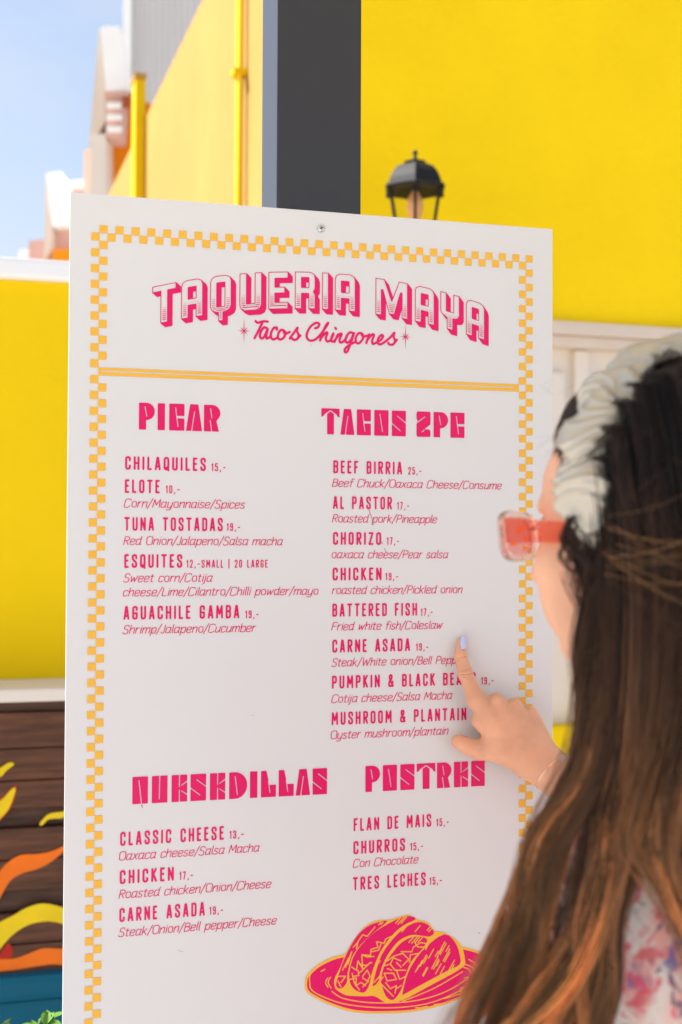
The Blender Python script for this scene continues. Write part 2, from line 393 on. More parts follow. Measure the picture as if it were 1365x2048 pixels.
rc(1.0, 57.95, 18.0, 18.37); rc(1.0, 57.95, 18.56, 19.0); rc(1.0, 1.4, 18.37, 18.56); rc(57.3, 57.95, 18.37, 18.56)
put_print('divider_line', V, F, M_gold, board)

LINES = [
('c','CHILAQUILES',4.43,30.80,14.67,1.72),('c','15,-',15.38,30.78,17.22,1.02),('c','ELOTE',4.43,33.74,8.80,1.72),('c','10,-',9.56,33.71,11.34,1.02),
('d','Corn/Mayonnaise/Spices',4.30,35.57,19.82,1.10),('c','TUNA TOSTADAS',4.39,38.50,16.90,1.73),('c','19,-',17.41,38.46,19.16,1.02),
('d','Red Onion/Jalapeno/Salsa macha',4.27,40.30,24.84,1.10),('c','ESQUITES',4.43,43.18,11.73,1.73),('c','12,-SMALL | 20 LARGE',12.27,43.18,22.81,1.02),
('d','Sweet corn/Cotija',4.29,44.99,15.66,1.10),('d','cheese/Lime/Cilantro/Chilli powder/mayo',4.27,46.77,29.63,1.10),('c','AGUACHILE GAMBA',4.39,49.70,19.12,1.73),
('c','19,-',19.90,49.72,21.66,1.02),('d','Shrimp/Jalapeno/Cucumber',4.25,51.48,21.36,1.10),
('c','BEEF BIRRIA',31.56,30.76,41.09,1.71),('c','25,-',41.95,30.75,43.81,1.03),('d','Beef Chuck/Oaxaca Cheese/Consume',31.38,32.55,55.47,1.09),
('c','AL PASTOR',31.54,35.47,39.68,1.70),('c','17,-',40.40,35.46,42.10,1.02),('d','Roasted pork/Pineapple',31.40,37.25,46.11,1.10),
('c','CHORIZO',31.56,40.20,38.19,1.70),('c','17,-',38.98,40.18,40.68,1.02),('d','oaxaca cheese/Pear salsa',31.39,41.99,47.71,1.10),
('c','CHICKEN',31.53,44.90,38.26,1.70),('c','19,-',38.80,44.91,40.59,1.02),('d','roasted chicken/Pickled onion',31.41,46.71,49.76,1.10),
('c','BATTERED FISH',31.51,49.66,43.25,1.73),('c','17,-',43.77,49.71,45.46,1.02),('d','Fried white fish/Coleslaw',31.37,51.48,46.97,1.11),
('c','CARNE ASADA',31.53,54.38,42.27,1.71),('c','19,-',43.11,54.38,44.87,1.02),('d','Steak/White onion/Bell Pepper',31.39,56.22,50.23,1.10),
('c','PUMPKIN & BLACK BEANS',31.50,59.10,51.66,1.70),('c','19,-',52.45,59.12,54.27,1.02),('d','Cotija cheese/Salsa Macha',31.41,60.97,48.33,1.10),
('c','MUSHROOM & PLANTAIN',31.48,63.86,50.30,1.70),('d','Oyster mushroom/plantain',31.36,65.71,47.77,1.11),
('c','CLASSIC CHEESE',4.20,77.95,17.30,1.74),('c','13,-',18.02,77.90,19.87,1.04),('d','Oaxaca cheese/Salsa Macha',4.08,79.76,21.98,1.11),
('c','CHICKEN',4.19,82.70,10.94,1.74),('c','17,-',11.65,82.69,13.36,1.04),('d','Roasted chicken/Onion/Cheese',4.04,84.50,23.56,1.11),
('c','CARNE ASADA',4.18,87.40,14.91,1.73),('c','19,-',15.50,87.37,17.24,1.04),('d','Steak/Onion/Bell pepper/Cheese',4.03,89.24,24.29,1.11),
('c','FLAN DE MAIS',34.53,77.90,45.33,1.71),('c','15,-',46.05,77.92,47.83,1.04),('c','CHURROS',34.51,80.91,41.64,1.72),('c','15,-',42.38,80.92,44.19,1.04),
('d','Con Chocolate',34.43,82.66,43.57,1.10),('c','TRES LECHES',34.45,85.62,44.57,1.71),('c','15,-',45.10,85.66,46.86,1.04)]
for f_, s_, u0, v0, u1, cap in LINES:
    text_line(f_, s_, u0, v0, u1, cap, board, ('dish_name' if cap > 1.4 else 'price_tag') if f_ == 'c' else 'dish_description')

def ell(cx, cy, rx, ry, a0, a1, n=12):
    return [(cx + rx * math.cos(R(a0 + (a1 - a0) * k / n)), cy + ry * math.sin(R(a0 + (a1 - a0) * k / n))) for k in range(n + 1)]
BOX = [(0, 0), (0, 1), (1, 1), (1, 0)]
HEAD = {'P': ([(0, 0), (0, 1)] + ell(.48, .68, .52, .32, 90, -90) + [(.45, .36), (.45, 0)], [[(.38, .85), (.49, .5)]]),
 'I': (BOX, []), 'C': ([(0, 0), (0, 1), (1, 1), (1, .55), (.52, .55), (.56, .455), (1, .455), (1, 0)], [[(.42, .85), (.58, .15)]]),
 'A': ([(0, 0), (.25, 1), (.76, 1), (1, 0)], [[(.53, .72), (.33, -.1)]]),
 'R': ([(0, 0), (0, 1)] + ell(.48, .69, .52, .31, 90, -40) + [(.76, .40), (.92, 0)], [[(.40, .86), (.48, .51)], [(.38, .42), (.50, -.1)]]),
 'T': ([(0, 1), (1, 1), (1, .64), (.69, .80), (.69, 0), (.32, 0), (.32, .80), (0, .66)], [[(.48, .90), (.18, .75)], [(.53, .90), (.83, .74)]]),
 'O': (BOX, [[(.40, .84), (.58, .16)]]), 'S': (BOX, [[(.39, .79), (1.1, .48)], [(-.1, .54), (.61, .21)]]),
 '2': ([(0, .52), (.08, .64), (0, .70), (0, .94), (.06, 1), (.94, 1), (1, .94), (1, .50), (.55, .30), (.80, .30), (.98, .28), (1, .06), (.94, 0), (.06, 0), (0, .06)], [[(.60, .79), (-.1, .50)], [(.40, .20), (.56, .27)]]),
 'Q': (BOX, [[(.42, .85), (.60, -.05)]]), 'U': (BOX, [[(.50, 1.1), (.48, .14)]]),
 'E': (BOX, [[(.50, 1.1), (.50, .56)], [(.50, .44), (.50, -.1)], [(.64, .61), (1.1, .80)], [(.64, .40), (1.1, .22)]]),
 'D': ([(0, 0), (0, 1)] + ell(.32, .5, .68, .5, 90, -90, 18), [[(.33, .85), (.46, .15)]]),
 'L': ([(0, 0), (0, 1), (.36, 1), (.56, .46), (1, .46), (1, 0)], [[(.50, .62), (.60, .17)]])}
for s_, v0, hh, ex in [('PICAR', 25.68, 3.42, [(6.12, 8.1), (8.47, 9.39), (9.93, 11.87), (12.08, 14.14), (14.38, 16.5)]),
 ('TACOS2PC', 25.62, 3.42, [(29.91, 32.39), (32.5, 34.44), (34.77, 36.7), (37.18, 39.16), (39.64, 41.6), (43.11, 45.09), (45.54, 47.61), (47.96, 49.97)]),
 ('QUESEDILLAS', 72.82, 3.39, [(5.67, 7.6), (8.1, 10.05), (10.58, 12.55), (12.98, 14.96), (15.46, 17.43), (17.94, 20.28), (20.65, 21.61), (22.09, 24.06), (24.43, 26.42), (26.68, 28.61), (28.95, 30.89)]),
 ('POSTRES', 72.83, 3.41, [(36.12, 38.14), (38.53, 40.49), (40.96, 42.94), (43.26, 45.89), (46.13, 48.18), (48.54, 50.57), (51.02, 52.98)])]:
    AV = []; AF = []
    for ch, (a, b_) in zip(s_, ex):
        P, cuts = HEAD[ch]; wd = b_ - a; sc_ = lambda p: (a + p[0] * wd, v0 - p[1] * hh)
        X, Y = grid(a - .12, b_ + .12, v0 - hh - .12, v0 + .62, .06)
        D = poly_d(X, Y, [sc_(p) for p in P])
        if cuts: D = np.maximum(D, -strokes_d(X, Y, [[sc_(p) for p in c] for c in cuts], .065 if ch != 'T' else .08))
        if ch == 'Q': D = np.minimum(D, strokes_d(X, Y, [[sc_((.605, -.03)), sc_((.65, -.14))]], .05))
        V, F = contour(D, X[0, 0], Y[0, 0], .06); n0 = len(AV); AV += V; AF += [tuple(i + n0 for i in f) for f in F]
    put_print('section_heading', AV, AF, M_pink, board)

# the arched name: outlined faces, hatched feet, solid drop side
def gsh(u): return .0061 * (u - 30.7) ** 2
c_ = .32
TQ = {'A': lambda w_: ([(0, 4.92), (0, .75), (.18, .25), (.7, 0), (w_ - .7, 0), (w_ - .18, .25), (w_, .75), (w_, 4.92), (w_ - .93, 4.92), (w_ - .93, 3.3), (.93, 3.3), (.93, 4.92)], [[(.93, 1.0), (.93, 2.45), (w_ - .93, 2.45), (w_ - .93, 1.0)]]),
 'T': lambda w_: ([(0, 0), (w_, 0), (w_, .82), (w_ / 2 + .47, .82), (w_ / 2 + .47, 4.92), (w_ / 2 - .47, 4.92), (w_ / 2 - .47, .82), (0, .82)], []),
 'Q': lambda w_: ([(0, .75), (.18, .25), (.7, 0), (w_ - .7, 0), (w_ - .18, .25), (w_, .75), (w_, 3.95), (w_ - .2, 4.45), (w_ - .7, 4.72), (w_ / 2 + .33, 4.78), (w_ / 2 + .33, 5.9), (w_ / 2 - .33, 5.9), (w_ / 2 - .33, 4.78), (.7, 4.72), (.2, 4.45), (0, 3.95)], [[(.9, .95), (.9, 4.0), (w_ - .9, 4.0), (w_ - .9, .95)]]),
 'U': lambda w_: ([(0, 0), (.95, 0), (.95, 4.0), (w_ - .95, 4.0), (w_ - .95, 0), (w_, 0), (w_, 4.15), (w_ - .18, 4.65), (w_ - .7, 4.92), (.7, 4.92), (.18, 4.65), (0, 4.15)], []),
 'E': lambda w_: ([(0, 0), (w_, 0), (w_, .9), (.9, .9), (.9, 2.0), (w_ - .42, 2.0), (w_ - .42, 2.85), (.9, 2.85), (.9, 4.0), (w_, 4.0), (w_, 4.92), (0, 4.92)], []),
 'R': lambda w_: ([(0, 0), (w_ - .7, 0), (w_ - .18, .25), (w_, .75), (w_, 2.2), (w_ - .25, 2.6), (w_, 3.0), (w_, 4.92), (w_ - .93, 4.92), (w_ - .93, 2.9), (.93, 2.9), (.93, 4.92), (0, 4.92)], [[(.93, .8), (.93, 2.05), (w_ - .93, 2.05), (w_ - .93, .8)]]),
 'I': lambda w_: ([(0, 0), (w_, 0), (w_, 4.92), (0, 4.92)], []),
 'M': lambda w_: ([(0, 0), (1.25, 0), (w_ / 2, 2.75), (w_ - 1.25, 0), (w_, 0), (w_, 4.92), (w_ - .85, 4.92), (w_ - .85, 1.5), (w_ - 1.0, 1.5), (w_ / 2 + .38, 4.6), (w_ / 2 - .38, 4.6), (1.0, 1.5), (.85, 1.5), (.85, 4.92), (0, 4.92)], []),
 'Y': lambda w_: ([(0, 0), (.9, 0), (.9, 2.45), (w_ - .9, 2.45), (w_ - .9, 0), (w_, 0), (w_, 2.7), (w_ - .2, 3.15), (w_ - .6, 3.32), (w_ / 2 + .45, 3.36), (w_ / 2 + .45, 4.92), (w_ / 2 - .45, 4.92), (w_ / 2 - .45, 3.36), (.6, 3.2), (.18, 2.95), (0, 2.6)], [])}
AV = []; AF = []
for ch, a, b_ in [('T', 7.66, 10.72), ('A', 11.35, 14.15), ('Q', 15.07, 17.85), ('U', 18.9, 21.85), ('E', 22.72, 25.36), ('R', 26.25, 29.03), ('I', 29.93, 30.83), ('A', 31.68, 34.52), ('M', 37.3, 41.83), ('A', 42.84, 45.62), ('Y', 46.47, 49.25), ('A', 50.18, 52.9)]:
    P, holes = TQ[ch](b_ - a); h = .05
    X, Y = grid(-.15, b_ - a + .8, -.15, 6.6, h)
    def face(X, Y, P=P, holes=holes):
        D = poly_d(X, Y, P)
        for q in holes: D = np.maximum(D, -poly_d(X, Y, q))
        return D
    D0 = face(X, Y); sw = D0.copy()
    for t in np.linspace(.09, 1, 11):
        sw = np.minimum(sw, face(X - .60 * t, Y - .62 * t))
    inner = D0 + .10
    D = np.maximum(sw, -inner)
    bot = 5.9 if ch == 'Q' else (4.6 if ch == 'M' else 4.92)
    foot = 4.92 - .12
    hatch = np.full(X.shape, 1e3)
    y_ = (5.75 if ch == 'Q' else 4.72); k = 0
    while y_ > 2.9:
        fr = (y_ - 2.9) / 1.9; th_ = .022 + .045 * min(fr, 1)
        hatch = np.minimum(hatch, np.abs(Y - y_) - th_); y_ -= .25
    hatch = np.maximum(hatch, D0 + .24)
    D = np.minimum(D, hatch)
    V, F = contour(D, X[0, 0], Y[0, 0], h); n0 = len(AV)
    AV += [(a + x, 4.22 + y + gsh(a + x)) for x, y in V]; AF += [tuple(i + n0 for i in f) for f in F]
put_print('restaurant_name', AV, AF, M_pink, board)

def cr(pts, n=7):
    P = [pts[0]] + list(pts) + [pts[-1]]; o = []
    for i in range(1, len(P) - 2):
        p0, p1, p2, p3 = P[i - 1:i + 3]
        for k in range(n):
            t = k / n
            o.append(tuple(.5 * (2 * p1[q] + (p2[q] - p0[q]) * t + (2 * p0[q] - 5 * p1[q] + 4 * p2[q] - p3[q]) * t * t + (3 * p1[q] - p0[q] - 3 * p2[q] + p3[q]) * t ** 3) for q in range(len(p1))))
    o.append(tuple(P[-2])); return o
S_ = 1365 / 380
def sp(pts): return cr([uv(460 + x / S_, 620 + y / S_) for x, y in pts])
script = [[(185, 80), (200, 92), (240, 82), (272, 84)], [(236, 88), (210, 140), (178, 203)],
 [(268, 132), (246, 126), (224, 155), (216, 190), (230, 206), (250, 188), (272, 138), (262, 180), (266, 206), (296, 188)],
 [(337, 142), (338, 128), (316, 130), (298, 160), (295, 195), (314, 212), (345, 196)], [(385, 146), (368, 144), (350, 168), (346, 200), (364, 213), (390, 196), (400, 165), (386, 146), (396, 172), (430, 158)],
 [(430, 205), (460, 165), (486, 128), (482, 150), (494, 182), (484, 208), (460, 215), (444, 203)], [(484, 208), (507, 184)],
 [(612, 132), (634, 124), (642, 100), (616, 94), (576, 125), (552, 180), (562, 212), (592, 221), (625, 204), (652, 176)],
 [(652, 176), (694, 118), (707, 93), (690, 112), (666, 165), (648, 220)], [(654, 204), (688, 166), (702, 166), (690, 202), (698, 226), (722, 218), (744, 178)],
 [(744, 168), (728, 206), (734, 228), (756, 216), (776, 178)], [(757, 129), (763, 136)], [(776, 176), (752, 230)], [(757, 214), (790, 174), (803, 176), (788, 214), (794, 234), (816, 226), (840, 195)],
 [(884, 166), (862, 162), (838, 190), (831, 224), (846, 235), (870, 214), (892, 166), (866, 245), (844, 298), (826, 302), (830, 276), (868, 246), (900, 232)],
 [(947, 168), (926, 168), (906, 196), (906, 230), (926, 240), (952, 214), (960, 186), (946, 168), (956, 192), (988, 184)], [(1002, 176), (980, 238)], [(985, 220), (1020, 178), (1036, 182), (1022, 220), (1028, 244), (1054, 234)],
 [(1054, 234), (1086, 214), (1101, 190), (1090, 180), (1068, 202), (1061, 234), (1078, 248), (1108, 234)], [(1108, 234), (1150, 200), (1182, 164), (1176, 190), (1187, 224), (1172, 248), (1146, 248), (1138, 236)], [(1180, 240), (1200, 214)]]
SS = [sp(s) for s in script]
X, Y = grid(20.5, 40.8, 10.6, 15.0, .05)
D = strokes_d(X, Y, SS, .155)
put_print('script_tagline', *contour(D, X[0, 0], Y[0, 0], .05), M_pink, board)
for cu, cv in ((19.52, 12.5), (41.52, 12.22)):
    V = []; F = []
    for k in range(8):
        a = R(k * 45); ln = 1.75 if k in (2, 6) else .82 if k in (0, 4) else .72; hw = .10
        i = len(V); d = (math.cos(a), math.sin(a)); p = (-d[1], d[0]); r0 = .06
        V += [(cu + d[0] * r0 + p[0] * .03, cv + d[1] * r0 + p[1] * .03), (cu + d[0] * r0 - p[0] * .03, cv + d[1] * r0 - p[1] * .03), (cu + d[0] * .30 - p[0] * .055, cv + d[1] * .30 - p[1] * .055), (cu + d[0] * ln, cv + d[1] * ln), (cu + d[0] * .30 + p[0] * .055, cv + d[1] * .30 + p[1] * .055)]
        F.append((i, i + 1, i + 2, i + 3, i + 4))
    i = len(V); V += [(cu + .14 * math.cos(R(45 * k)), cv + .14 * math.sin(R(45 * k))) for k in range(8)]
    put_print('star', V, F, M_pink, board)
    put_print('star_centre', V[i:], [tuple(range(8))], M_pink, board, .0001)

# plate of tacos printed at the foot of the board
def tp(pts): return [uv(590 + x / 3.25, 1780 + y / 3.25) for x, y in pts]
def fill(P, d, name, m_, lift, h=.06, extra=None):
    xs = [p[0] for q in P for p in q]; ys = [p[1] for q in P for p in q]
    X, Y = grid(min(xs) - .4, max(xs) + .4, min(ys) - .4, max(ys) + .4, h); D = np.full(X.shape, 1e3)
    for q in P: D = np.minimum(D, poly_d(X, Y, q))
    D = D - d
    if extra is not None: D = np.maximum(D, -extra(X, Y))
    return put_print(name, *contour(D, X[0, 0], Y[0, 0], h), m_, board, lift)
plate = cr(tp([(64, 620), (74, 560), (130, 500), (220, 446), (330, 415), (500, 380), (800, 350), (1000, 355), (1095, 370), (1200, 400), (1280, 450), (1312, 500), (1285, 565), (1180, 655), (1000, 735), (800, 785), (600, 801), (400, 795), (250, 755), (130, 700), (76, 660), (64, 620)]), 4)
body = cr(tp([(262, 640), (330, 682), (450, 690), (520, 690), (600, 733), (700, 715), (880, 620), (1085, 505), (1104, 445), (1085, 370), (1045, 320), (970, 276), (905, 262), (868, 212), (795, 190), (745, 161), (690, 170), (620, 192), (520, 202), (430, 262), (340, 392), (295, 500), (256, 582), (262, 640)]), 4)
fill([plate, body], 0, 'taco_picture_amber', M_gold, 0)
rings = [tp(q) for q in ([(96, 600), (110, 650), (200, 700), (350, 745), (600, 765), (850, 740), (1050, 665), (1150, 590), (1185, 520), (1175, 480), (1130, 450)],
 [(240, 657), (310, 702), (450, 728), (600, 733), (760, 722), (900, 690), (1020, 640), (1130, 570)], [(96, 600), (100, 550), (160, 495), (250, 450), (330, 430)],
 [(1100, 480), (1150, 500), (1170, 530)], [(1095, 500), (1130, 515), (1140, 535)], [(215, 570), (200, 600), (215, 632)], [(232, 566), (216, 600), (236, 636)],
 [(286, 765), (320, 772), (360, 775)], [(785, 765), (820, 764), (860, 755)], [(905, 745), (955, 738)], [(970, 705), (1150, 650)], [(1075, 640), (1140, 615)], [(1190, 410), (1245, 445)], [(170, 528), (195, 515)], [(1075, 660), (1160, 640)], [(1100, 572), (1125, 565)], [(700, 722), (900, 640), (1090, 530)])]
rings = [cr(q, 4) for q in rings]
fill([plate], -.30, 'taco_picture_magenta', M_pink, .00008, extra=lambda X, Y: np.minimum(poly_d(X, Y, body), strokes_d(X, Y, rings, .075)))
shells = [tp(q) for q in ([(292, 530), (325, 440), (400, 305), (470, 238), (540, 210), (600, 202), (520, 268), (432, 348), (370, 435), (342, 540), (336, 600), (302, 638), (268, 618)],
 [(352, 545), (378, 440), (438, 350), (525, 270), (615, 215), (700, 176), (758, 172), (782, 190), (705, 228), (625, 300), (555, 400), (505, 520), (482, 615), (450, 663), (400, 652), (362, 610)],
 [(505, 625), (525, 540), (565, 420), (645, 310), (722, 242), (800, 208), (868, 228), (903, 275), (875, 300), (830, 296), (760, 290), (680, 325), (618, 396), (572, 480), (548, 560), (542, 600)],
 [(560, 600), (578, 500), (632, 412), (702, 335), (780, 304), (858, 318), (828, 380), (758, 460), (716, 560), (688, 650), (640, 712), (592, 688)],
 [(698, 682), (724, 570), (772, 470), (852, 370), (970, 288), (1040, 340), (1070, 420), (1070, 482), (1000, 518), (850, 598)])]
shells = [cr(q + [q[0]], 3) for q in shells]
rr = random.Random(3)
def squig(x0, y0, x1, y1, n, amp):
    return [(x0 + (x1 - x0) * k / n + rr.uniform(-amp, amp), y0 + (y1 - y0) * k / n + rr.uniform(-amp, amp)) for k in range(n + 1)]
sq_ = [[(370, 500), (400, 520), (410, 460), (440, 510), (435, 420), (470, 435), (515, 430)], [(360, 580), (400, 570), (395, 620), (430, 600), (460, 620)], [(415, 540), (440, 520), (490, 470)], [(440, 560), (470, 520), (490, 560), (470, 590), (440, 570)],
 [(440, 420), (490, 425), (495, 385), (540, 372), (530, 335), (580, 345), (590, 318), (622, 303)], [(372, 540), (385, 600), (420, 650)], [(380, 560), (415, 555), (410, 520)], [(500, 400), (545, 390), (560, 350)], [(420, 480), (460, 490), (500, 470)], [(440, 630), (480, 590)],
 [(570, 495), (620, 480), (650, 520), (720, 520)], [(600, 460), (640, 430), (700, 410), (740, 450), (700, 490)], [(745, 470), (750, 420), (810, 410), (770, 450)], [(690, 400), (760, 400), (770, 370), (820, 340), (860, 350)], [(580, 540), (640, 540), (660, 580), (600, 590), (580, 540)],
 [(660, 520), (680, 580), (720, 560)], [(590, 600), (620, 640), (660, 620), (650, 670)], [(560, 610), (600, 650), (640, 690)], [(620, 480), (640, 440), (690, 460)], [(780, 340), (800, 370), (850, 370)], [(660, 470), (690, 500)], [(600, 510), (630, 520)], [(660, 640), (690, 620)],
 [(300, 600), (330, 560), (285, 560)], [(330, 500), (370, 400), (345, 480)], [(400, 350), (440, 290), (470, 300), (520, 240)], [(310, 520), (350, 440)], [(380, 370), (410, 340), (400, 380)], [(280, 590), (300, 630)]]
for _ in range(22):   # pen strokes on the right shell and the backs
    x = rr.uniform(780, 1010); y = rr.uniform(380, 560); l_ = rr.uniform(30, 80)
    sq_.append([(x, y), (x + l_ * .55, y - l_)])
for x, y, l_ in [(655, 215, 45), (670, 222, 60), (690, 215, 50), (695, 270, 50), (780, 270, 50), (740, 340, 40), (760, 345, 50), (780, 340, 40), (800, 340, 45), (860, 260, 40), (870, 270, 40), (545, 225, 20), (560, 222, 18), (515, 600, 60), (525, 620, 70), (520, 500, 50)]:
    sq_.append([(x, y), (x + l_ * .7, y - l_ * .8)])
sq_ = [tp(q) for q in sq_]
fill(shells, .02, 'taco_shell_print', M_pink, .00016, h=.055, extra=lambda X, Y: strokes_d(X, Y, sq_, .082))

for pts_, w_ in (([(738, 1020), (744, 1036), (747, 1050)], .035), ([(762, 1083), (766, 1088)], .035), ([(769, 1097), (772, 1104)], .03), ([(958, 1865), (959, 1866)], .05), ([(306, 1262), (309, 1262)], .03), ([(622, 690), (623, 691)], .03), ([(356, 1900), (366, 1903)], .02), ([(505, 1430), (507, 1431)], .025)):
    q = [uv(*p_) for p_ in pts_]; X, Y = grid(min(p_[0] for p_ in q) - .1, max(p_[0] for p_ in q) + .1, min(p_[1] for p_ in q) - .1, max(p_[1] for p_ in q) + .1, .025)
    put_print('scuff', *contour(strokes_d(X, Y, [q], w_), X[0, 0], Y[0, 0], .025), M_scuff, board, .0003)
# screw
su, sv = 29.75, -1.60
b = MB(); p = Vector(bpt(su, sv)); 
for k, (r_, y0) in enumerate([(.0048, 0), (.0046, .0012), (.0036, .0022), (.0015, .0026)]): pass
vs = []; prof = [(.0050, 0), (.0048, .0012), (.0038, .0021), (.0018, .0025)]
for r_, y0 in prof: vs.append([b.bm.verts.new(p + Vector((r_ * math.cos(R(15 * k)), -y0, r_ * math.sin(R(15 * k))))) for k in range(24)])
for A, B in zip(vs, vs[1:]):
    for k in range(24): b.bm.faces.new((A[k], A[(k + 1) % 24], B[(k + 1) % 24], B[k]))
b.bm.faces.new(vs[-1])
s_o = b.obj('screw', M_steel, board, smooth=True)
b = MB()
for a in (20, 110):
    d = Vector((math.cos(R(a)), 0, math.sin(R(a)))) * .0026; e = Vector((-math.sin(R(a)), 0, math.cos(R(a)))) * .0005; q = p + Vector((0, -.0027 - a * 1e-6, 0))
    b.bm.faces.new([b.bm.verts.new(x) for x in (q - d - e, q + d - e, q + d + e, q - d + e)])
x_o = b.obj('screw_slot', M_dark, s_o)
fix_parent(board)

# ------------------------------------------------------------------ steel post behind the board
post = MB(); post.box((.2385, .0052, 0), (.3540, .108, 3.4), bev=.0022)
post.obj('signpost', M_post, None, label='dark slate painted square post that carries the menu board', cat='post')

# ------------------------------------------------------------------ ground
mesh_obj('ground', [(-150, -150, 0), (150, -150, 0), (150, 150, 0), (-150, 150, 0)], [(0, 1, 2, 3)], M_ground, None, kind='structure')

# ------------------------------------------------------------------ yellow building on the right
FH = Vector((CF.x, CF.y, 0)).normalized(); RH = Vector((CX.x, CX.y, 0)).normalized()
def atz(px, d, z): 
    q = at(px, 1083, d); return Vector((q.x, q.y, z))
def zpx(py, d): return 1.5 + (1083 - py) / FPX * d
c0 = atz(600, 5.35, 0)                                    # street corner of the building
ang = R(-2.0); wx = Vector((math.cos(ang), math.sin(ang) + .0, 0)); wx = Vector((math.cos(R(-2)), -math.sin(R(-2)), 0)); wn = Vector((-wx.y, wx.x, 0))
TOP = 4.9; SILL = 2.55
bld = empty('shop_building', tuple(c0), 'tall bright yellow stucco building with cream shopfront behind the lantern', 'building')
def wbox(mb, s0, s1, n0, n1, z0, z1, bev=0):
    M = Matrix((wx, wn, Vector((0, 0, 1)))).transposed().to_4x4(); M.translation = c0
    mb.box((s0, n0, z0), (s1, n1, z1), M, bev)
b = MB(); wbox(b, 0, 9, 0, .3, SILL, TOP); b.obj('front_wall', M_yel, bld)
sd = (-RH * .316 + FH * .949).normalized(); sn = Vector((sd.y, -sd.x, 0))       # side wall runs away to the left
if sn.dot(RH) > 0: sn = -sn
def sbox(mb, s0, s1, n0, n1, z0, z1, bev=0):
    M = Matrix((sd, sn, Vector((0, 0, 1)))).transposed().to_4x4(); M.translation = c0
    mb.box((s0, n0, z0), (s1, n1, z1), M, bev)
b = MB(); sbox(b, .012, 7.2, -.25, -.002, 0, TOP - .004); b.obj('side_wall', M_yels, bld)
b = MB(); sbox(b, 4.42, 4.62, .002, .085, 0, 5.2, .01); b.obj('pilaster', M_deep, bld)
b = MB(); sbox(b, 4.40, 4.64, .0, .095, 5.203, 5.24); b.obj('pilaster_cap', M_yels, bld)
b = MB(); 
pc = c0 + sd * 1.06 + sn * .035
b.tube([pc + Vector((0, 0, .2)), pc + Vector((0, 0, 4.7))], .020, 14); pp = b.obj('downpipe', M_deep, bld, smooth=True)
b = MB(); sbox(b, 1.02, 1.10, .003, .075, zpx(150, 6.36), zpx(138, 6.36), .004); b.obj('pipe_clamp', M_deep, pp)
# cornice, cream shopfront, plinth
for k, (z0, z1, n) in enumerate([(2.485, 2.548, -.055), (2.43, 2.483, -.03)]):
    b = MB(); wbox(b, .2, 9, n, .2, z0, z1, .006); b.obj('cornice', M_creams, bld)
b = MB(); wbox(b, .2, 9, .06, .25, .62, 2.43); b.obj('shopfront_wall', M_cream, bld)
b = MB(); wbox(b, .2, 9, -.03, .25, 0, .62, .01); b.obj('plinth', M_yel, bld)
for k in range(16):
    s = .34 + k * .52
    b = MB(); wbox(b, s, s + .075, .02, .062, .625, 2.425, .006); b.obj('mullion', M_cream, bld)
    if k < 14:
        b = MB(); wbox(b, s + .12, s + .475, .035, .062, 1.62, 2.32, .012); b.obj('panel', M_cream, bld)
# pierced ventilation slots beside the doors
s0x = None
for zz in [zpx(y, 5.75) for y in (752, 793, 815, 838, 858, 1287, 1322, 1362)]:
    b = MB(); wbox(b, 1.06, 1.155, .03, .0615, zz - .022, zz + .022, .004); b.obj('vent_slot', M_dark, bld)
fix_parent(bld)

# ------------------------------------------------------------------ lantern on the wall
lc = at(830.5, 400, 5.05); lan = empty('wall_lantern', tuple(lc), 'black iron lantern with domed roof above the board, in front of the yellow wall', 'lantern')
rotl = R(12); f_ = 5.05 / FPX
def lz(py): return lc.z + (400 - py) * f_
prof = [(.136, lz(383)), (.142, lz(379)), (.128, lz(374)), (.120, lz(362)), (.107, lz(349)), (.086, lz(337)), (.060, lz(331)), (.050, lz(329)), (.052, lz(325)), (.038, lz(322))]
cc = (lc.x, lc.y, 0)
b = MB(); b.lathe(prof, cc, 6, rotl); b.obj('lantern_roof', M_black, lan)
b = MB(); b.lathe([(.024, lz(324)), (.012, lz(320)), (.008, lz(314)), (.006, lz(310)), (.011, lz(306)), (.011, lz(303)), (.003, lz(299))], cc, 14); b.obj('finial', M_black, lan, smooth=True)
for k in range(6):
    a = rotl + k * math.pi / 3; c, s = math.cos(a), math.sin(a)
    b = MB(); b.tube([(lc.x + .118 * c, lc.y + .118 * s, lz(383)), (lc.x + .072 * c, lc.y + .072 * s, lz(505))], .0065, 6); b.obj('bar', M_black, lan)
    b = MB(); b.lathe([(.010, lz(386)), (.012, lz(381)), (.004, lz(374))], (lc.x + .131 * c, lc.y + .131 * s, 0), 8); b.obj('roof_tip', M_black, lan)
    a2 = a + math.pi / 3; c2, s2 = math.cos(a2), math.sin(a2)
    q = [Vector((lc.x + .114 * c, lc.y + .114 * s, lz(385))), Vector((lc.x + .114 * c2, lc.y + .114 * s2, lz(385))), Vector((lc.x + .068 * c2, lc.y + .068 * s2, lz(503))), Vector((lc.x + .068 * c, lc.y + .068 * s, lz(503)))]
    nn = (q[1] - q[0]).cross(q[2] - q[0]).normalized() * .0015
    b = MB(); b.prism(q, nn); b.obj('pane', M_pane, lan)
b = MB(); b.lathe([(.02, lz(535)), (.05, lz(528)), (.085, lz(508)), (.085, lz(503)), (.07, lz(500))], cc, 6, rotl); b.obj('lantern_base', M_black, lan)
b = MB(); b.lathe([(.012, lz(448)), (.030, lz(430)), (.036, lz(412)), (.030, lz(396)), (.016, lz(386)), (.014, lz(380))], cc, 18); b.obj('bulb', M_bulb, lan, smooth=True)
wallp = Vector((lc.x, lc.y, 0)); t_ = ((c0 - wallp).dot(wn)); wp = wallp + wn * t_
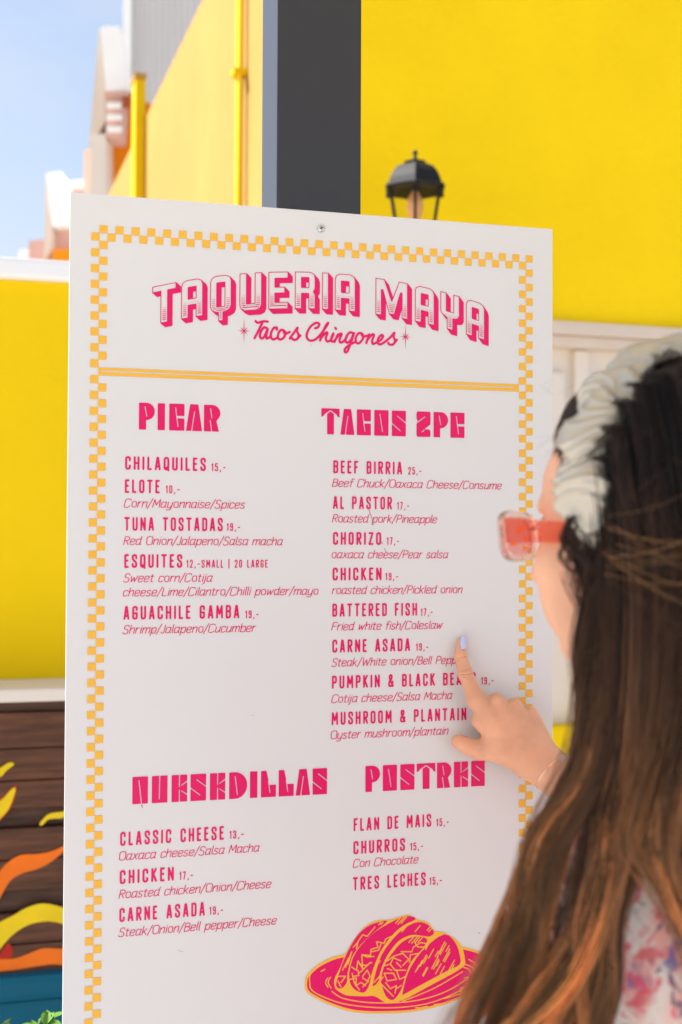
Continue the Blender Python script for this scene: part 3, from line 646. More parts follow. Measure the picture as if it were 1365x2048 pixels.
b = MB(); b.tube(cr([(lc.x, lc.y, lz(530)), (lc.x, lc.y, lz(560)), tuple(Vector((lc.x, lc.y, lz(600))) + wn * (t_ * .5)), tuple(Vector((wp.x, wp.y, lz(575))))], 5), .011, 8); b.obj('bracket', M_black, lan, smooth=True)
fix_parent(lan)

# ------------------------------------------------------------------ houses further back on the left
def pxprism(mb, pts, d, th):
    mb.prism([at(x, y, d) for x, y in pts], FH * th)
gb = empty('corrugated_building', tuple(atz(330, 20, 0)), 'tall grey building clad in vertical corrugated sheet above the yellow side wall', 'building')
b = MB(); g0 = atz(255, 20, 0); g1 = atz(640, 20, 0); dg = (g1 - g0); Lg = dg.length; dg.normalize()
n = 60; top = []; 
for k in range(n + 1): top.append(g0 + dg * (Lg * k / n) - FH * (.05 if k % 2 else 0))
for A, B in zip(top, top[1:]):
    b.bm.faces.new([b.bm.verts.new(x) for x in (A, B, B + Vector((0, 0, 12)), A + Vector((0, 0, 12)))])
b.obj('cladding', M_grey, gb)
b = MB(); M_ = Matrix((dg, FH, Vector((0, 0, 1)))).transposed().to_4x4(); M_.translation = g0 + FH * .06; b.box((.02, 0, 0), (Lg, 4, 11.98), M_); b.obj('core_wall', M_grey, gb)
b = MB(); M2 = M_.copy(); b.box((-.12, -.2, 0), (0.016, .4, 12.1), M2); b.obj('corner_trim', M_white, gb)
fix_parent(gb)
oh = empty('gabled_house', tuple(atz(240, 14, 0)), 'orange house with tall white stepped gable coping and terracotta tiles beside the sky', 'house')
for nm, pts, d, th, m_ in [('gable_coping', [(200, 56), (210, 52), (240, 52), (249, 95), (255, 182), (212, 184)], 14, .12, M_white), ('gable_face', [(199, 60), (211, 184), (212, 240), (200, 262), (178, 290)], 14.05, .3, M_creams),
 ('shutter', [(212, 186), (246, 184), (246, 214), (240, 272), (213, 272)], 14.02, .4, M_rose), ('cornice', [(209, 182), (258, 180), (258, 189), (209, 191)], 13.95, .5, M_rose), ('column', [(184, 268), (211, 268), (213, 420), (178, 420)], 14.02, .6, M_cream),
 ('wall', [(213, 205), (300, 205), (300, 420), (213, 420)], 14.5, 2, M_orange), ('far_parapet', [(168, 300), (186, 296), (186, 420), (168, 420)], 15, .8, M_cream)]:
    b = MB(); pxprism(b, pts, d, th); b.obj(nm, m_, oh)
for k in range(3):
    b = MB(); b.tube([at(250 + k * 11, 196, 14.0), at(250 + k * 11, 212, 14.0) + FH * .0 - Vector((0, 0, .02))], .032, 8); b.obj('roof_tile', M_terra, oh)
    b = MB(); pxprism(b, [(248 + k * 12, 184 + k * 3), (262 + k * 12, 184 + k * 3), (262 + k * 12, 200), (248 + k * 12, 200)], 14.1, .3); b.obj('ridge_tile', M_terra, oh)
for k in range(3):
    y = 205 + k * 24; b = MB(); pxprism(b, [(214, y), (243, y), (242, y + 9), (214, y + 9)], 13.96, .05); b.obj('shutter_slat', M_white, oh)
fix_parent(oh)
fh = empty('far_house', tuple(atz(110, 22, 0)), 'small distant house with white gable edge and rose wall at the far left', 'house')
for nm, pts, d, th, m_ in [('gable_coping', [(93, 346), (122, 342), (130, 400), (133, 448), (105, 452), (98, 400)], 22, .8, M_white), ('gable_face', [(92, 350), (104, 452), (104, 500), (88, 520)], 22.1, .5, M_creams), ('wall', [(104, 440), (170, 440), (170, 560), (104, 560)], 22.4, 3, M_rose),
 ('orange_band', [(106, 498), (170, 498), (170, 560), (106, 560)], 22.05, .4, M_orange), ('upper_wall', [(128, 372), (172, 365), (172, 450), (128, 450)], 23.5, 3, M_rose), ('parapet', [(130, 362), (176, 358), (176, 373), (130, 375)], 23.3, .6, M_white), ('side_wall', [(58, 482), (92, 478), (92, 560), (58, 560)], 23, 2, M_rose), ('cornice', [(38, 500), (60, 498), (60, 560), (38, 560)], 23.5, 1, M_white)]:
    b = MB(); pxprism(b, pts, d, th); b.obj(nm, m_, fh)
fix_parent(fh)

# ------------------------------------------------------------------ low yellow wall with white coping, and the bar in front of it
GW = 3.35
gy = at(70, 560, GW).y
def gz(py): return ray_y(70, py, gy).z
def gx(px, Y): return ray_y(px, 1083, Y).x
gw = empty('garden_wall', (gx(0, gy), gy, 0), 'low bright yellow wall with thick white rounded coping on the left', 'wall')
xl = gx(-900, gy); xr = gx(560, gy)
b = MB(); b.box((xl, gy, 0), (xr, gy + .22, gz(563))); b.obj('wall_face', M_yelg, gw)
b = MB(); b.box((xl - .02, gy - .035, gz(563) + .001), (xr + .03, gy + .26, gz(522)), bev=.012); b.obj('coping', M_white, gw)
fix_parent(gw)
by = gy - .20
def bz(py): return ray_y(70, py, by).z
bar = empty('bar_counter', (gx(0, by), by, 0), 'brown plank bar front painted with yellow and orange flames above a blue base', 'bar counter')
xl = gx(-700, by); xr = gx(420, by)
b = MB(); b.box((xl - .03, by - .04, bz(1400)), (xr + .03, gy - .002, bz(1374)), bev=.006); b.obj('counter_top', M_cream, bar)
ys = [(1403, 1421, .012, M_wood2), (1422, 1492, .022, M_wood), (1494, 1556, .020, M_wood), (1558, 1611, .024, M_wood), (1613, 1650, .004, M_wood2), (1652, 1712, .021, M_wood), (1714, 1773, .024, M_wood), (1775, 1818, .004, M_wood2), (1820, 1880, .021, M_wood), (1882, 1950, .023, M_wood)]
for y0, y1, th, m_ in ys:
    b = MB(); b.box((xl, by - th, bz(y1)), (xr, by + .02, bz(y0)), bev=.003); b.obj('plank', m_, bar)
b = MB(); b.box((xl, by + .021, .02), (xr, gy - .003, bz(1401) - .002)); b.obj('carcass', M_wood2, bar)
def flame(name, m_, pts, lift):
    P = cr([tuple(ray_y(x, y, by - .0250 - lift))[0::2] for x, y in pts], 5)
    P = [(x, z) for x, z in P]
    X, Y = grid(min(p[0] for p in P) - .01, max(p[0] for p in P) + .01, min(p[1] for p in P) - .01, max(p[1] for p in P) + .01, .006)
    V, F = contour(poly_d(X, Y, P), X[0, 0], Y[0, 0], .006)
    mesh_obj(name, [(x, by - .0250 - lift, z) for x, z in V], F, m_, bar)
def z2(p): return [(x / 2.934, 1350 + y / 2.934) for x, y in p]
fl = [('orange_flame', M_florg, z2([(-60, 1420), (0, 1310), (60, 1210), (130, 1165), (230, 1135), (310, 1090), (380, 1030), (440, 960), (380, 1000), (300, 1035), (220, 1050), (130, 1055), (60, 1090), (0, 1150), (-80, 1260), (-60, 1420)]), .0),
 ('yellow_flame', M_flyel, z2([(-60, 1680), (0, 1610), (70, 1530), (160, 1470), (250, 1448), (340, 1452), (480, 1500), (560, 1440), (460, 1400), (340, 1355), (240, 1342), (150, 1370), (80, 1410), (0, 1450), (-90, 1500), (-60, 1680)]), .001),
 ('orange_flame', M_florg, z2([(-60, 1745), (100, 1728), (240, 1705), (340, 1698), (520, 1720), (560, 1650), (440, 1610), (340, 1605), (250, 1605), (170, 1635), (80, 1665), (-60, 1675), (-60, 1745)]), .0005),
 ('yellow_flame', M_flyel, z2([(-60, 900), (0, 845), (50, 790), (80, 720), (95, 655), (60, 680), (20, 725), (-60, 790), (-60, 900)]), .001),
 ('red_flame', M_flred, z2([(-62, 915), (5, 852), (56, 792), (88, 722), (102, 640), (90, 650), (50, 682), (14, 720), (-62, 778), (-62, 915)]), .0),
 ('yellow_spark', M_flyel, z2([(-30, 600), (10, 595), (40, 560), (80, 530), (82, 515), (50, 515), (20, 535), (-20, 560), (-30, 600)]), .001),
 ('yellow_spark', M_flyel, z2([(235, 885), (255, 878), (280, 850), (320, 842), (370, 838), (400, 800), (350, 805), (290, 815), (255, 845), (235, 870), (235, 885)]), .001),
 ('red_flame', M_flred, z2([(-40, 1700), (0, 1640), (50, 1570), (75, 1620), (60, 1665), (-40, 1700)]), .0003)]
for nm, m_, pts, l in fl: flame(nm, m_, pts, l)
b = MB(); b.box((xl - .01, by - .05, bz(1990)), (xr, by + .05, bz(1936)), bev=.02); b.obj('blue_rail', M_blue, bar)
b = MB(); b.box((xl, by - .035, 0), (xr, by + .02, bz(1990) - .001), bev=.004); b.obj('blue_base', M_blue, bar)
fix_parent(bar)

# ------------------------------------------------------------------ shrub at the foot of the picture
pl = at(88, 2075, 1.80); plant = empty('potted_shrub', (pl.x, pl.y, 0), 'small green shrub with round glossy leaves at the lower left edge of the board', 'plant')
def leaf_me():
    V = []; F = []
    n = 7
    for i in range(n):
        t = i / (n - 1); wd = .012 * math.sin(math.pi * min(1, t * .96 + .04)) ** .6
        for s in (-1, 0, 1): V.append((s * wd, t * .034, .004 * abs(s) - .012 * (t - .4) ** 2))
    for i in range(n - 1):
        for s in (0, 1): F.append((i * 3 + s, i * 3 + s + 1, i * 3 + s + 4, i * 3 + s + 3))
    me = bpy.data.meshes.new('leaf'); me.from_pydata(V, [], F); me.materials.append(M_leaf)
    me.polygons.foreach_set('use_smooth', [True] * len(F)); return me
lm_ = leaf_me(); rp_ = random.Random(11)
tips = [(72, 2062), (92, 2050), (108, 2036), (118, 2066), (40, 2085), (20, 2072), (0, 2062), (90, 2080), (130, 2090), (60, 2110), (10, 2110)]
for i, (tx, ty) in enumerate(tips):
    tip = at(tx, ty, 1.74 + rp_.uniform(-.02, .08)); base = Vector((pl.x + rp_.uniform(-.03, .03), pl.y + rp_.uniform(-.03, .03), 0))
    mid = (tip * .6 + base * .4) + Vector((rp_.uniform(-.02, .02), 0, 0))
    path = cr([tuple(base), tuple(mid), tuple(tip)], 6)
    b = MB(); b.tube(path, [.004 * (1 - .6 * k / len(path)) for k in range(len(path))], 6); b.obj('stem', M_stem, plant)
    for k in range(9):
        q = Vector(path[-1]) if k < 4 else Vector(path[-1 - min(len(path) - 2, k - 2)])
        o = bpy.data.objects.new('leaf', lm_); COL.objects.link(o); o.parent = plant; o.location = q
        o.rotation_euler = (R(rp_.uniform(-10, 60)), R(rp_.uniform(-30, 30)), R(rp_.uniform(0, 360))); s = rp_.uniform(.5, .85); o.scale = (s, s, s)
fix_parent(plant)

# ------------------------------------------------------------------ unseen canopy added to shade the woman, behind and above the camera
par = empty('added_parasol', (1.75, -1.25, 0), 'square cream sunshade out of view, added to shade the woman', 'added_parasol')
pc_ = Vector((.55, -1.30, 3.05)); cs = [Vector((-.95, -2.55, 2.62)), Vector((2.05, -2.55, 2.62)), Vector((2.05, -.06, 2.62)), Vector((-.95, -.06, 2.62))]
for k in range(4):
    b = MB(); b.prism([pc_, cs[k], cs[(k + 1) % 4]], Vector((0, 0, -.002))); b.obj('canopy_panel', M_canopy, par)
    b = MB(); b.tube([pc_ - Vector((0, 0, .03)), cs[k] - Vector((0, 0, .012))], .009, 8); b.obj('rib', M_black, par)
b = MB(); b.tube([pc_ + Vector((0, 0, .05)), pc_ + Vector((0, 0, .35)), Vector((1.9, -2.75, 3.3)), Vector((1.9, -2.85, 2.9)), Vector((1.9, -2.85, .08))], .03, 12); b.obj('pole', M_black, par)
b = MB(); b.box((1.5, -3.25, 0.004), (2.3, -2.45, .08), bev=.01); b.obj('base', M_black, par)
fix_parent(par)

# ------------------------------------------------------------------ the woman
def nets(f, lo, hi, h):
    """surface nets of f<0"""
    ax = [np.arange(lo[i], hi[i] + h, h) for i in range(3)]
    X, Y, Z = np.meshgrid(*ax, indexing='ij'); D = f(X, Y, Z).astype(np.float32); S = D < 0
    nx, ny, nz = D.shape; acc = np.zeros((nx - 1, ny - 1, nz - 1, 3)); cnt = np.zeros((nx - 1, ny - 1, nz - 1))
    co = [(i, j, k) for i in (0, 1) for j in (0, 1) for k in (0, 1)]
    sl_ = lambda c: (slice(c[0], nx - 1 + c[0]), slice(c[1], ny - 1 + c[1]), slice(c[2], nz - 1 + c[2]))
    for a in co:
        for d in range(3):
            if a[d]: continue
            b_ = list(a); b_[d] = 1; b_ = tuple(b_)
            A = D[sl_(a)]; B = D[sl_(b_)]; x = (A < 0) != (B < 0); t = np.where(x, A / np.where(x, A - B, 1), 0)
            for q in range(3): acc[..., q] += np.where(x, a[q] + (t if q == d else 0), 0)
            cnt += x
    m_ = cnt > 0; idx = -np.ones(m_.shape, np.int64); idx[m_] = np.arange(m_.sum())
    I = np.argwhere(m_); V = (I + acc[m_] / cnt[m_][:, None]) * h + np.array([a[0] for a in ax])
    F = []
    for d in range(3):
        e1, e2 = (d + 1) % 3, (d + 2) % 3
        sa = [slice(1, -1)] * 3; sa[d] = slice(0, -1); sb = [slice(1, -1)] * 3; sb[d] = slice(1, None)
        A = S[tuple(sa)]; B = S[tuple(sb)]; E_ = np.argwhere(A != B)
        if not len(E_): continue
        off = np.ones(3, int); off[d] = 0; P = E_ + off; fl_ = A[tuple(E_.T)]
        def g(o1, o2):
            Q = P.copy(); Q[:, e1] -= o1; Q[:, e2] -= o2; return idx[tuple(Q.T)]
        q = np.stack([g(0, 0), g(1, 0), g(1, 1), g(0, 1)], 1); q[~fl_] = q[~fl_][:, ::-1]; F.append(q)
    F = np.concatenate(F); F = F[(F >= 0).all(1)]
    return V, F
def rcone(X, Y, Z, a, b_, ra, rb):
    a = np.array(a, float); b_ = np.array(b_, float); d = b_ - a; q = d @ d
    t = np.clip(((X - a[0]) * d[0] + (Y - a[1]) * d[1] + (Z - a[2]) * d[2]) / q, 0, 1)
    return np.sqrt((X - a[0] - t * d[0]) ** 2 + (Y - a[1] - t * d[1]) ** 2 + (Z - a[2] - t * d[2]) ** 2) - (ra + (rb - ra) * t)
def ellipd(X, Y, Z, c, r, ax=None):
    P = [X - c[0], Y - c[1], Z - c[2]]
    if ax is not None: P = [P[0] * a[0] + P[1] * a[1] + P[2] * a[2] for a in ax]
    k = np.sqrt((P[0] / r[0]) ** 2 + (P[1] / r[1]) ** 2 + (P[2] / r[2]) ** 2); return (k - 1) * min(r)
def smin(a, b_, k):
    h = np.clip(.5 + .5 * (b_ - a) / k, 0, 1); return b_ * (1 - h) + a * h - k * h * (1 - h)

person = empty('person', (.62, -.62, 0), 'woman seen from behind with long brown hair, floral blouse, pointing at the menu board', 'person')
# --- pointing hand (centimetres, board coordinates: x, y = distance, z)
def hp(px, py, n): q = ray_y(px, py, n / 100) * 100; return (q.x, q.y, q.z)
hand_parts = [  # a, b, ra, rb, k
 (hp(923.5, 1285, -.74), hp(921.5, 1312, -1.25), .72, .83, 0), (hp(921.5, 1312, -1.25), hp(931, 1347, -2.0), .82, .99, .25), (hp(931, 1347, -2.0), hp(953, 1398, -3.0), .95, 1.22, .35),
 (hp(953, 1400, -3.0), hp(1062, 1520, -4.0), 1.22, 2.0, .7), (hp(993, 1404, -3.3), hp(1070, 1515, -4.1), 1.20, 2.1, .7), (hp(1029, 1413, -3.2), hp(1080, 1510, -4.0), 1.12, 2.0, .7), (hp(1062, 1430, -2.9), hp(1090, 1510, -3.8), 1.08, 1.9, .7),
 (hp(962, 1440, -2.7), hp(1010, 1480, -2.9), 1.3, 1.9, .8),
 (hp(1000, 1490, -2.8), hp(960, 1500, -2.4), 1.8, 1.30, 1.0), (hp(960, 1500, -2.4), hp(935, 1492, -2.1), 1.25, 1.08, .5), (hp(935, 1492, -2.1), hp(917, 1483, -1.9), 1.05, .98, .4), (hp(1000, 1495, -2.9), hp(1065, 1525, -3.8), 2.0, 2.2, 1.0),
 # curled fingers under the palm
 (hp(993, 1404, -3.3), hp(988, 1432, -1.25), 1.0, .85, .4), (hp(988, 1432, -1.25), hp(1005, 1462, -1.1), .85, .75, .2), (hp(1029, 1413, -3.2), hp(1020, 1442, -1.25), 1.0, .85, .4), (hp(1020, 1442, -1.25), hp(1035, 1470, -1.1), .82, .75, .2),
 (hp(1062, 1430, -2.9), hp(1050, 1455, -1.2), .9, .75, .4), (hp(1050, 1455, -1.2), hp(1060, 1480, -1.2), .75, .7, .2)]
WR = hp(1103, 1541, -5.0); FO = hp(1190, 1620, -11.0)
def hand_f(X, Y, Z):
    D = None
    for a, b_, ra, rb, k in hand_parts:
        e = rcone(X, Y, Z, a, b_, ra, rb); D = e if D is None else smin(D, e, max(k, .05))
    # wrist flattened towards the board
    e = rcone(X, Y, Z, hp(1055, 1508, -3.9), WR, 2.6, 2.75); D = smin(D, e, 1.0)
    e = rcone(X, Y, Z, WR, FO, 2.75, 3.2); D = smin(D, e, .8)
    # knuckle bumps and finger creases
    for c, r_ in ((hp(953, 1396, -3.75), .55), (hp(995, 1398, -4.1), .5), (hp(1031, 1406, -3.9), .48), (hp(1064, 1422, -3.6), .45), (hp(931, 1346, -2.5), .45)):
        D = smin(D, np.sqrt((X - c[0]) ** 2 + (Y - c[1]) ** 2 + (Z - c[2]) ** 2) - r_, .6)
    for (x, y, n, dx, dy, dep) in ((926, 1314, -1.9, 9, -1.5, .17), (925, 1320, -1.9, 8, 0, .12), (931, 1341, -2.8, 11, -3, .15), (932, 1348, -2.85, 12, -1, .18), (931, 1354, -2.85, 10, 1, .13)):
        a = hp(x - dx, y - dy, n); b_ = hp(x + dx, y + dy, n); d = rcone(X, Y, Z, a, b_, 0, 0); D = D + dep * np.exp(-(d / .36) ** 2) * (np.exp(-(np.abs((Z - a[2]) - (X - a[0]) * (b_[2] - a[2]) / (b_[0] - a[0])) / .085) ** 2))
    return D
p0 = [hp(890, 1600, 0), hp(1180, 1260, 0)]
V1, F1 = nets(hand_f, (p0[0][0] - 1, -9.0, p0[0][2] - 3), (hp(1150, 1300, -5)[0] + 1.5, -.02, hp(920, 1255, 0)[2]), .068)
# --- head frame
HC = at(1327, 1072, .92); yaw = R(42)
hf = (-RH * math.cos(yaw) + FH * math.sin(yaw)); hl = (-RH * math.sin(yaw) - FH * math.cos(yaw)); hu = Vector((0, 0, 1))
pit = R(6); hf, hu = (hf * math.cos(pit) - hu * math.sin(pit)), (hu * math.cos(pit) + hf * math.sin(pit))
HF, HL, HU = (np.array(v) for v in (hf, hl, hu)); HCc = np.array(HC) * 100
def hw(x, y, z):                                  # head-local centimetres (forward, left, up) to world metres
    return HC + (hf * x + hl * y + hu * z) / 100
def head_local(X, Y, Z):
    P = [X - HCc[0], Y - HCc[1], Z - HCc[2]]
    return [P[0] * a[0] + P[1] * a[1] + P[2] * a[2] for a in (HF, HL, HU)]
def head_f(X, Y, Z):
    x, y, z = head_local(X, Y, Z); ay = np.abs(y); x = x + .28 * np.maximum(z - 5.5, 0)
    D = ellipd(x, y, z, (-.3, 0, 4.2), (9.6, 7.5, 8.9))
    D = smin(D, ellipd(x, y, z, (2.8, 0, -1.5), (6.7, 6.6, 7.6)), 1.5)                 # face mass
    D = smin(D, ellipd(x, y, z, (5.6, 0, -6.2), (3.7, 4.2, 3.6)), 2.0)                   # jaw
    D = smin(D, ellipd(x, y, z, (8.2, 0, -8.2), (1.3, 1.7, 1.2)), 1.2)                   # chin
    D = smin(D, ellipd(x, ay, z, (6.3, 4.2, -1.8), (2.4, 2.4, 2.6)), 1.6); D = smin(D, ellipd(x, ay, z, (5.9, 3.5, -4.6), (2.7, 2.3, 2.6)), 1.4)               # cheeks
    D = smin(D, rcone(x, y, z, (9.2, 0, 2.0), (11.2, 0, -2.0), .55, .95), .8)              # nose
    D = smin(D, ellipd(x, ay, z, (10.2, 1.0, -2.2), (.8, .6, .6)), .4)
    D = smin(D, ellipd(x, y, z, (9.1, 0, -4.6), (.9, 2.0, .45)), .35); D = smin(D, ellipd(x, y, z, (8.9, 0, -5.6), (.95, 1.7, .5)), .3)
    D = smin(D, ellipd(x, y, z, (8.3, 0, 3.2), (.9, 3.6, .9)), 1.0)                          # brow
    e = ellipd(x, ay, z, (9.0, 3.1, 1.3), (1.3, 1.7, 1.0)); D = -smin(-D, e, .8)               # eye sockets
    D = smin(D, np.sqrt((x - 7.75) ** 2 + (ay - 3.1) ** 2 + (z - 1.2) ** 2) - 1.15, .15)         # eyes under lids
    D = smin(D, ellipd(x, ay, z, (-1.0, 6.7, -.3), (1.5, .6, 2.8)), .4)                        # ears
    D = smin(D, rcone(x, y, z, (-2.6, 0, -3.5), (-4.0, 0, -13), 5.4, 5.6), 1.6)                # neck
    return D
# --- torso and arms
def cmw(v): return np.array(v) * 100
NB = cmw(hw(-4.5, 0, -13)) + np.array(RH) * 3.0 + np.array(FH) * 6.5; tyaw = R(70)
tf = np.array(-RH * math.cos(tyaw) + FH * math.sin(tyaw)); tl = np.array(-RH * math.sin(tyaw) - FH * math.cos(tyaw)); up_ = np.array((0, 0, 1.0))
def T(f_, l_, z_): return NB + tf * f_ + tl * l_ + up_ * z_
LS = T(-.5, 11.0, -11.5); RS = T(.5, -13.5, -8.5); EL = np.array((FO[0] + 13, FO[1] - 12, FO[2] - 13.)); LE = T(0, 12.5, -40); LW = T(10, 17, -56)
def torso_f(X, Y, Z, g=0.0):
    D = rcone(X, Y, Z, T(-1, -8, -14), T(-1, 6, -14), 8.0 + g, 8.0 + g)
    D = smin(D, rcone(X, Y, Z, T(-.5, -6, -24), T(-.5, 6, -24), 9.5 + g, 9.5 + g), 5)
    D = smin(D, rcone(X, Y, Z, T(0, -5, -45), T(0, 5, -45), 9.5 + g, 9.5 + g), 6)
    D = smin(D, rcone(X, Y, Z, T(0, -6, -60), T(0, 6, -60), 11 + g, 11 + g), 6)
    D = smin(D, rcone(X, Y, Z, T(-1, -10, -9), T(-1, 8.5, -11), 4.2 + g, 4.2 + g), 4)
    return D
def arms_f(X, Y, Z, g=0.0):
    D = rcone(X, Y, Z, LS, LE, 4.9 + g, 4.0 + g); return np.minimum(D, rcone(X, Y, Z, RS, EL, 4.9 + g, 4.0 + g))
def body_f(X, Y, Z):
    D = smin(head_f(X, Y, Z), torso_f(X, Y, Z), 3); D = smin(D, arms_f(X, Y, Z), 2.5)
    D = smin(D, rcone(X, Y, Z, LE, LW, 3.9, 2.7), 1); D = smin(D, rcone(X, Y, Z, EL, FO, 3.9, 3.2), 1)
    # legs of the trousers below
    for s in (-1, 1): D = smin(D, rcone(X, Y, Z, T(0, 6.5 * s, -64), T(0, 7.5 * s, -106), 8.5, 6.5), 2)
    return D
allp = np.array([LS, RS, EL, LE, LW, FO, NB]); lo = allp.min(0) - 14; hi = allp.max(0) + 14
hc_lo = HCc - 14; hc_hi = HCc + 15
V2, F2 = nets(body_f, (lo[0], lo[1], NB[2] - 72), (hi[0], hi[1], HCc[2] - 12.5), .9)
V3, F3 = nets(lambda X, Y, Z: np.maximum(body_f(X, Y, Z), (HCc[2] - 13.5) - Z), (hc_lo[0], hc_lo[1], HCc[2] - 13.6), tuple(hc_hi), .3)
VV = np.concatenate([V1, V2, V3]) / 100; FF = np.concatenate([F1, F2 + len(V1), F3 + len(V1) + len(V2)])
np_mesh('body', VV, FF, M_skin, person)
# forearm of the hand mesh ends inside the sleeve side of the arm
def hnoise(X, Y, Z, s): return np.sin(X * s + 1.3 * np.sin(Y * s * .7)) * np.cos(Z * s * .8 + 1.1 * np.sin(X * s * .6))
def blouse_f(X, Y, Z):
    D = smin(torso_f(X, Y, Z, 1.0), arms_f(X, Y, Z, 1.3), 2.5) + .35 * hnoise(X, Y, Z, .45) + .15 * hnoise(Y, X, Z, 1.1)
    cut = rcone(X, Y, Z, NB + (0, 0, 6), NB + (0, 0, -6.5), 7.5, 7.0); D = np.maximum(D, -cut)
    q = np.maximum((NB[2] - 66) - Z, -1e9); return np.maximum(D, q)
V4, F4 = nets(blouse_f, (lo[0], lo[1], NB[2] - 67), (hi[0], hi[1], NB[2] + 3), .7)
np_mesh('blouse', V4 / 100, F4, M_blouse, person)
M_trouser = mat('dark_trousers', (.03, .035, .05), .8)
def legs_f(X, Y, Z):
    D = rcone(X, Y, Z, T(0, -4, -64), T(0, 4, -64), 11.5, 11.5)
    for s in (-1, 1): D = smin(D, rcone(X, Y, Z, T(0, 6.5 * s, -66), T(0, 8 * s, -134), 9.5, 6), 3)
    return np.maximum(D, Z - (NB[2] - 64))
V5, F5 = nets(legs_f, (NB[0] - 24, NB[1] - 24, 0.2), (NB[0] + 24, NB[1] + 24, NB[2] - 62), 1.2)
np_mesh('trousers', V5 / 100, F5, M_trouser, person)
# finger nail
a = Vector(hp(927.5, 1298, -1.86)) / 100; c = Vector(hp(926.5, 1270, -1.22)) / 100
V = []; F = []; ax_ = (c - a); ln = ax_.length; ax_.normalize(); sd_ = Vector((1, -.25, 0)).normalized(); nn = sd_.cross(ax_).normalized()
if nn.y > 0: nn = -nn
for i in range(11):
    t = i / 10; wv = .0046 * (math.sin(math.pi * (.12 + .80 * t)) ** .55) * (1 - .25 * t)
    for j in range(9):
        s = j / 4 - 1; V.append(tuple(a + ax_ * ln * t + sd_ * (s * wv) + nn * (.0012 * (1 - s * s) + .0006 * math.sin(math.pi * t) - .0009 * s * s)))
for i in range(10):
    for j in range(8): F.append((i * 9 + j, i * 9 + j + 1, i * 9 + j + 10, i * 9 + j + 9))
nail = mesh_obj('fingernail', V, F, M_nail, person, smooth=True)
sm = nail.modifiers.new('t', 'SOLIDIFY'); sm.thickness = .0009; sm.offset = -1

# --- hair
hv = []; hfz = []; hc_col = []
def add_strand(P, r0, cols, n=3):
    P = np.asarray(P, float); N = len(P); T_ = np.gradient(P, axis=0); T_ /= np.linalg.norm(T_, axis=1)[:, None] + 1e-9
    A = np.cross(T_, np.array(CF)); A /= np.linalg.norm(A, axis=1)[:, None] + 1e-9; B = np.cross(T_, A)
    base = sum(len(x) for x in hv); rad = r0 * np.clip(1.2 * (1 - np.linspace(0, 1, N) ** 3), .15, 1)[:, None]
    ring = [P + (A * math.cos(2 * math.pi * k / n) + B * math.sin(2 * math.pi * k / n)) * rad for k in range(n)]
    Vv = np.stack(ring, 1).reshape(-1, 3); hv.append(Vv); hc_col.append(np.repeat(cols, n, 0))
    i = np.arange(N - 1)[:, None] * n; k = np.arange(n)[None]
    q = np.stack([i + k, i + (k + 1) % n, i + n + (k + 1) % n, i + n + k], -1).reshape(-1, 4) + base; hfz.append(q)
ROOT = np.array((.024, .014, .012)); MID = np.array((.19, .092, .044)); TIP = np.array((.44, .225, .082))
def hcol(py, var, gold):
    t = np.clip((py - 950) / 650, 0, 1)[:, None]; c = ROOT * (1 - t) + MID * t
    t2 = np.clip((py - 1350) / 600, 0, 1)[:, None] * gold; c = c * (1 - t2) + TIP * t2
    return np.clip(c * var, 0, 1)
